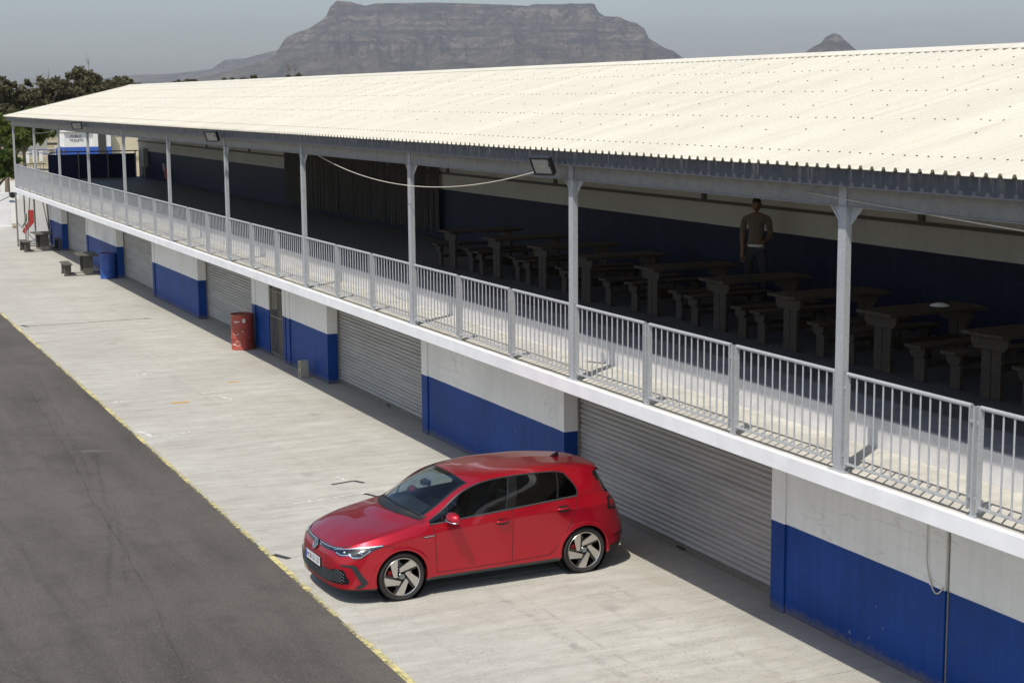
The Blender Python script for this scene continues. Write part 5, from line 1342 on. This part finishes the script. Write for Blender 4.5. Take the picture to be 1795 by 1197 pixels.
# gum trees behind the far end of the building (world positions)
def gum(X, Y, top, w, label, seed, twigs=0, mat='leaf_gum'):
    r = random.Random(seed); lobes = []
    for k in range(9):
        a = r.uniform(0, 2*pi); d = r.uniform(.1, .75)*w
        lobes.append((d*cos(a), d*sin(a)*.7, top*r.uniform(.45, .82), w*r.uniform(.28, .5), w*r.uniform(.28, .45), top*r.uniform(.10, .19)))
    lobes.append((0, 0, top*.80, w*.5, w*.4, top*.20)); lobes.append((r.uniform(-.3, .3)*w, -w*.3, top*.42, w*.75, w*.5, top*.24))
    mz = max(l[2]+1.12*l[5] for l in lobes); lobes = [(l[0], l[1], l[2]*top/mz, l[3], l[4], l[5]*top/mz) for l in lobes]
    tree('gum_tree', label, (X, Y, 0), top, lobes, mat, 13000, .30, 'pale_bark', 'gum trees behind the far end of the building', .4, twigs, seed=seed)
gum(22.5, 235, 9.2, 7.5, 'dull olive gum tree at the left picture edge above the eaves', 11)
gum(28.6, 232, 9.6, 6.5, 'brownish gum tree with bare twigs on top, left of the tallest', 12, 7)
gum(35.6, 238, 9.5, 6.5, 'olive gum tree left of the tallest gum beside bare twigs', 13, 3)
gum(41.6, 240, 10.9, 7.5, 'tallest dark olive gum tree behind the roof end', 14, 2)
gum(48.0, 244, 9.9, 6.5, 'olive gum tree at the right of the clump over the roof verge', 15)
gum(27.0, 250, 8.9, 7.0, 'low gum tree filling the gap near the left edge', 16)
gum(53.0, 258, 8.6, 4.0, 'small gum at the right end of the clump by the ridge', 18)
def bright(X, Y, top, w, label, seed):
    r = random.Random(seed); lobes = []
    for k in range(8):
        a = r.uniform(0, 2*pi); d = r.uniform(.2, .8)*w
        lobes.append((d*cos(a), d*sin(a), top*r.uniform(.55, .85), w*r.uniform(.32, .5), w*r.uniform(.3, .45), top*r.uniform(.13, .2)))
    tree('leafy_tree', label, (X, Y, 0), top, lobes, 'leaf_bright', 9000, .17, 'bark', 'bright green trees beyond the deck end', .18, seed=seed)
bright(14.2, 112, 5.4, 2.6, 'bright green tree at the left picture edge beside the first posts', 21)
bright(20.6, 150, 5.6, 2.2, 'bright green spreading tree seen between the first two posts', 22)
bright(29.6, 205, 5.6, 2.2, 'bright green tree seen between the second and third posts', 23)
bright(39.5, 225, 5.6, 3.4, 'green tree behind the toilet block roof', 24)
bright(12.6, 104, 3.4, 1.5, 'low green bush leaning in at the left edge', 25)
for k, (X, Y, top, w, lab) in enumerate(((53.5, 254, 8.35, 1.0, 'tiny round treetop just above the left end of the ridge'), (60.5, 255, 9.5, 3.2, 'pale olive treetop above the ridge, left of the mountain foot'), (69.5, 255, 9.7, 4.2, 'long low treetop above the ridge below the mountain foot'), (78.5, 256, 10.0, 2.2, 'rounded treetop with bare twigs right of the long low one'), (94.0, 256, 9.9, 1.2, 'tiny treetop above the ridge farthest right'))):
    r = random.Random(40+k); lobes = [(r.uniform(-.6, .6)*w, 0, top*r.uniform(.78, .88), w*r.uniform(.4, .6), w*.5, top*r.uniform(.07, .10)) for _ in range(6)]
    mz = max(l[2]+1.12*l[5] for l in lobes); lobes = [(l[0], l[1], l[2]*top/mz, l[3], l[4], l[5]*top/mz) for l in lobes]
    tree('distant_tree', lab, (X, Y, 0), top, lobes, 'leaf_far', 3500, .26, 'bark', 'treetops showing above the ridge', .25, 4 if k == 3 else 0, seed=40+k)

# ------------------------------------------------------------------ mountains
def interp(L, a):
    if a <= L[0][0]: return L[0][1]
    for (a0, e0), (a1, e1) in zip(L[:-1], L[1:]):
        if a <= a1: return e0+(e1-e0)*(a-a0)/(a1-a0)
    return L[-1][1]
def mountain(name, sky_, D0, D1, na, cliffs, seed):
    a0, a1 = sky_[0][0], sky_[-1][0]; rows = []; nq = 80
    off = Vector((seed*13.7, seed*7.1, 0))
    for iq in range(nq+14):
        q = iq/nq; row = []
        for ia in range(na+1):
            a = a0+(a1-a0)*ia/na; e = interp(sky_, a)
            D = D0+(D1-D0)*min(q, 1.12)
            H_ = e*D1
            g = noise.fractal(Vector((a*95, q*1.6, 0))+off, 1., 2.1, 6)        # gullies run down the slope
            g2 = noise.fractal(Vector((a*22, q*1.1, 3))+off, .9, 2.0, 4)
            if q <= 1:
                qq = max(0, min(1, q+.10*g2*(1-abs(2*q-1))+.085*g*(1-q*.8)*1.6*(q > .02)))
                if cliffs: pr_ = .44*min(1, qq/.62)**1.35+.16*max(0, min(1, (qq-.58)/.10))+.13*max(0, min(1, (qq-.68)/.14))+.27*max(0, min(1, (qq-.84)/.13))
                else: pr_ = qq**1.25
                z = H_*pr_*(1+.03*g*(1-q)) if q < 1 else H_
                if q >= .975: z = H_
            else: z = H_*(1-.25*(q-1)/.17)
            fade = 1 if 0 < ia < na else 0
            row.append((sin(a)*D, cos(a)*D, max(-6., z*fade+CAMZ*min(1, q)-4*(1-min(1, q))) if fade else -6))
        rows.append(row)
    o = MB().grid(rows).build(name, 'rock', smooth=True)
    return tag(o, kind='structure')
HILLS = [(.17, .009), (0.1902, 0.013), (0.2018, 0.0139), (0.2234, 0.0145), (0.247, 0.0171), (0.2556, 0.0228), (0.2675, 0.0234), (0.2812, 0.0271), (0.2881, 0.0284), (.31, .032), (.36, .03)]
MAIN = [(.205, .0035), (.22, .0085), (0.2333, 0.0111), (0.2571, 0.0157), (0.2725, 0.0203), (0.2846, 0.0243), (0.2917, 0.0352), (0.2969, 0.0379), (0.3055, 0.0405), (0.3124, 0.0446), (0.3166, 0.048), (0.3188, 0.053), (0.323, 0.0571), (0.3316, 0.0564), (0.3401, 0.054), (0.347, 0.0556), (0.3608, 0.0556), (0.3815, 0.0558), (0.3954, 0.0554), (0.4161, 0.0546), (0.4386, 0.0534), (0.4438, 0.0544), (0.4646, 0.0545), (0.4791, 0.0544), (0.4812, 0.0496), (0.4854, 0.0468), (0.494, 0.0461), (0.4992, 0.044), (0.5044, 0.0426), (0.5095, 0.0391), (0.512, 0.0336), (0.5165, 0.0309), (0.5217, 0.0277), (0.5269, 0.026), (0.5355, 0.0197), (0.5476, 0.0162), (.58, .010), (.62, .004)]
LION = [(.575, .010), (0.5953, 0.0198), (0.6037, 0.0224), (0.6087, 0.0264), (0.6153, 0.0297), (0.6179, 0.0333), (0.6226, 0.0353), (0.6259, 0.0342), (0.6294, 0.0308), (0.6355, 0.0254), (0.6405, 0.0226), (0.6489, 0.0198), (.68, .010)]
mountain('far_hills', HILLS, 13500, 15500, 260, False, 3)
mountain('table_mountain_ridge', MAIN, 8200, 11000, 620, True, 1).name = 'flat_topped_mountain'
mountain('pointed_peak', LION, 9000, 10200, 160, True, 2)
# ------------------------------------------------------------------ haze filling the air up to the mountains
hz = MB().box(-2500, 13500, -400, 16500, -9, 760).build('haze', None)
t = NT('haze_air'); t.t.nodes.remove(t.b)
pv = t.n('VolumePrincipled', {'Color': (.80, .82, .87), 'Density': 5.3e-5, 'Anisotropy': .2})
t.t.links.new(pv.outputs[0], t.out.inputs['Volume']); hz.data.materials.append(t.m); hz['kind'] = 'stuff'
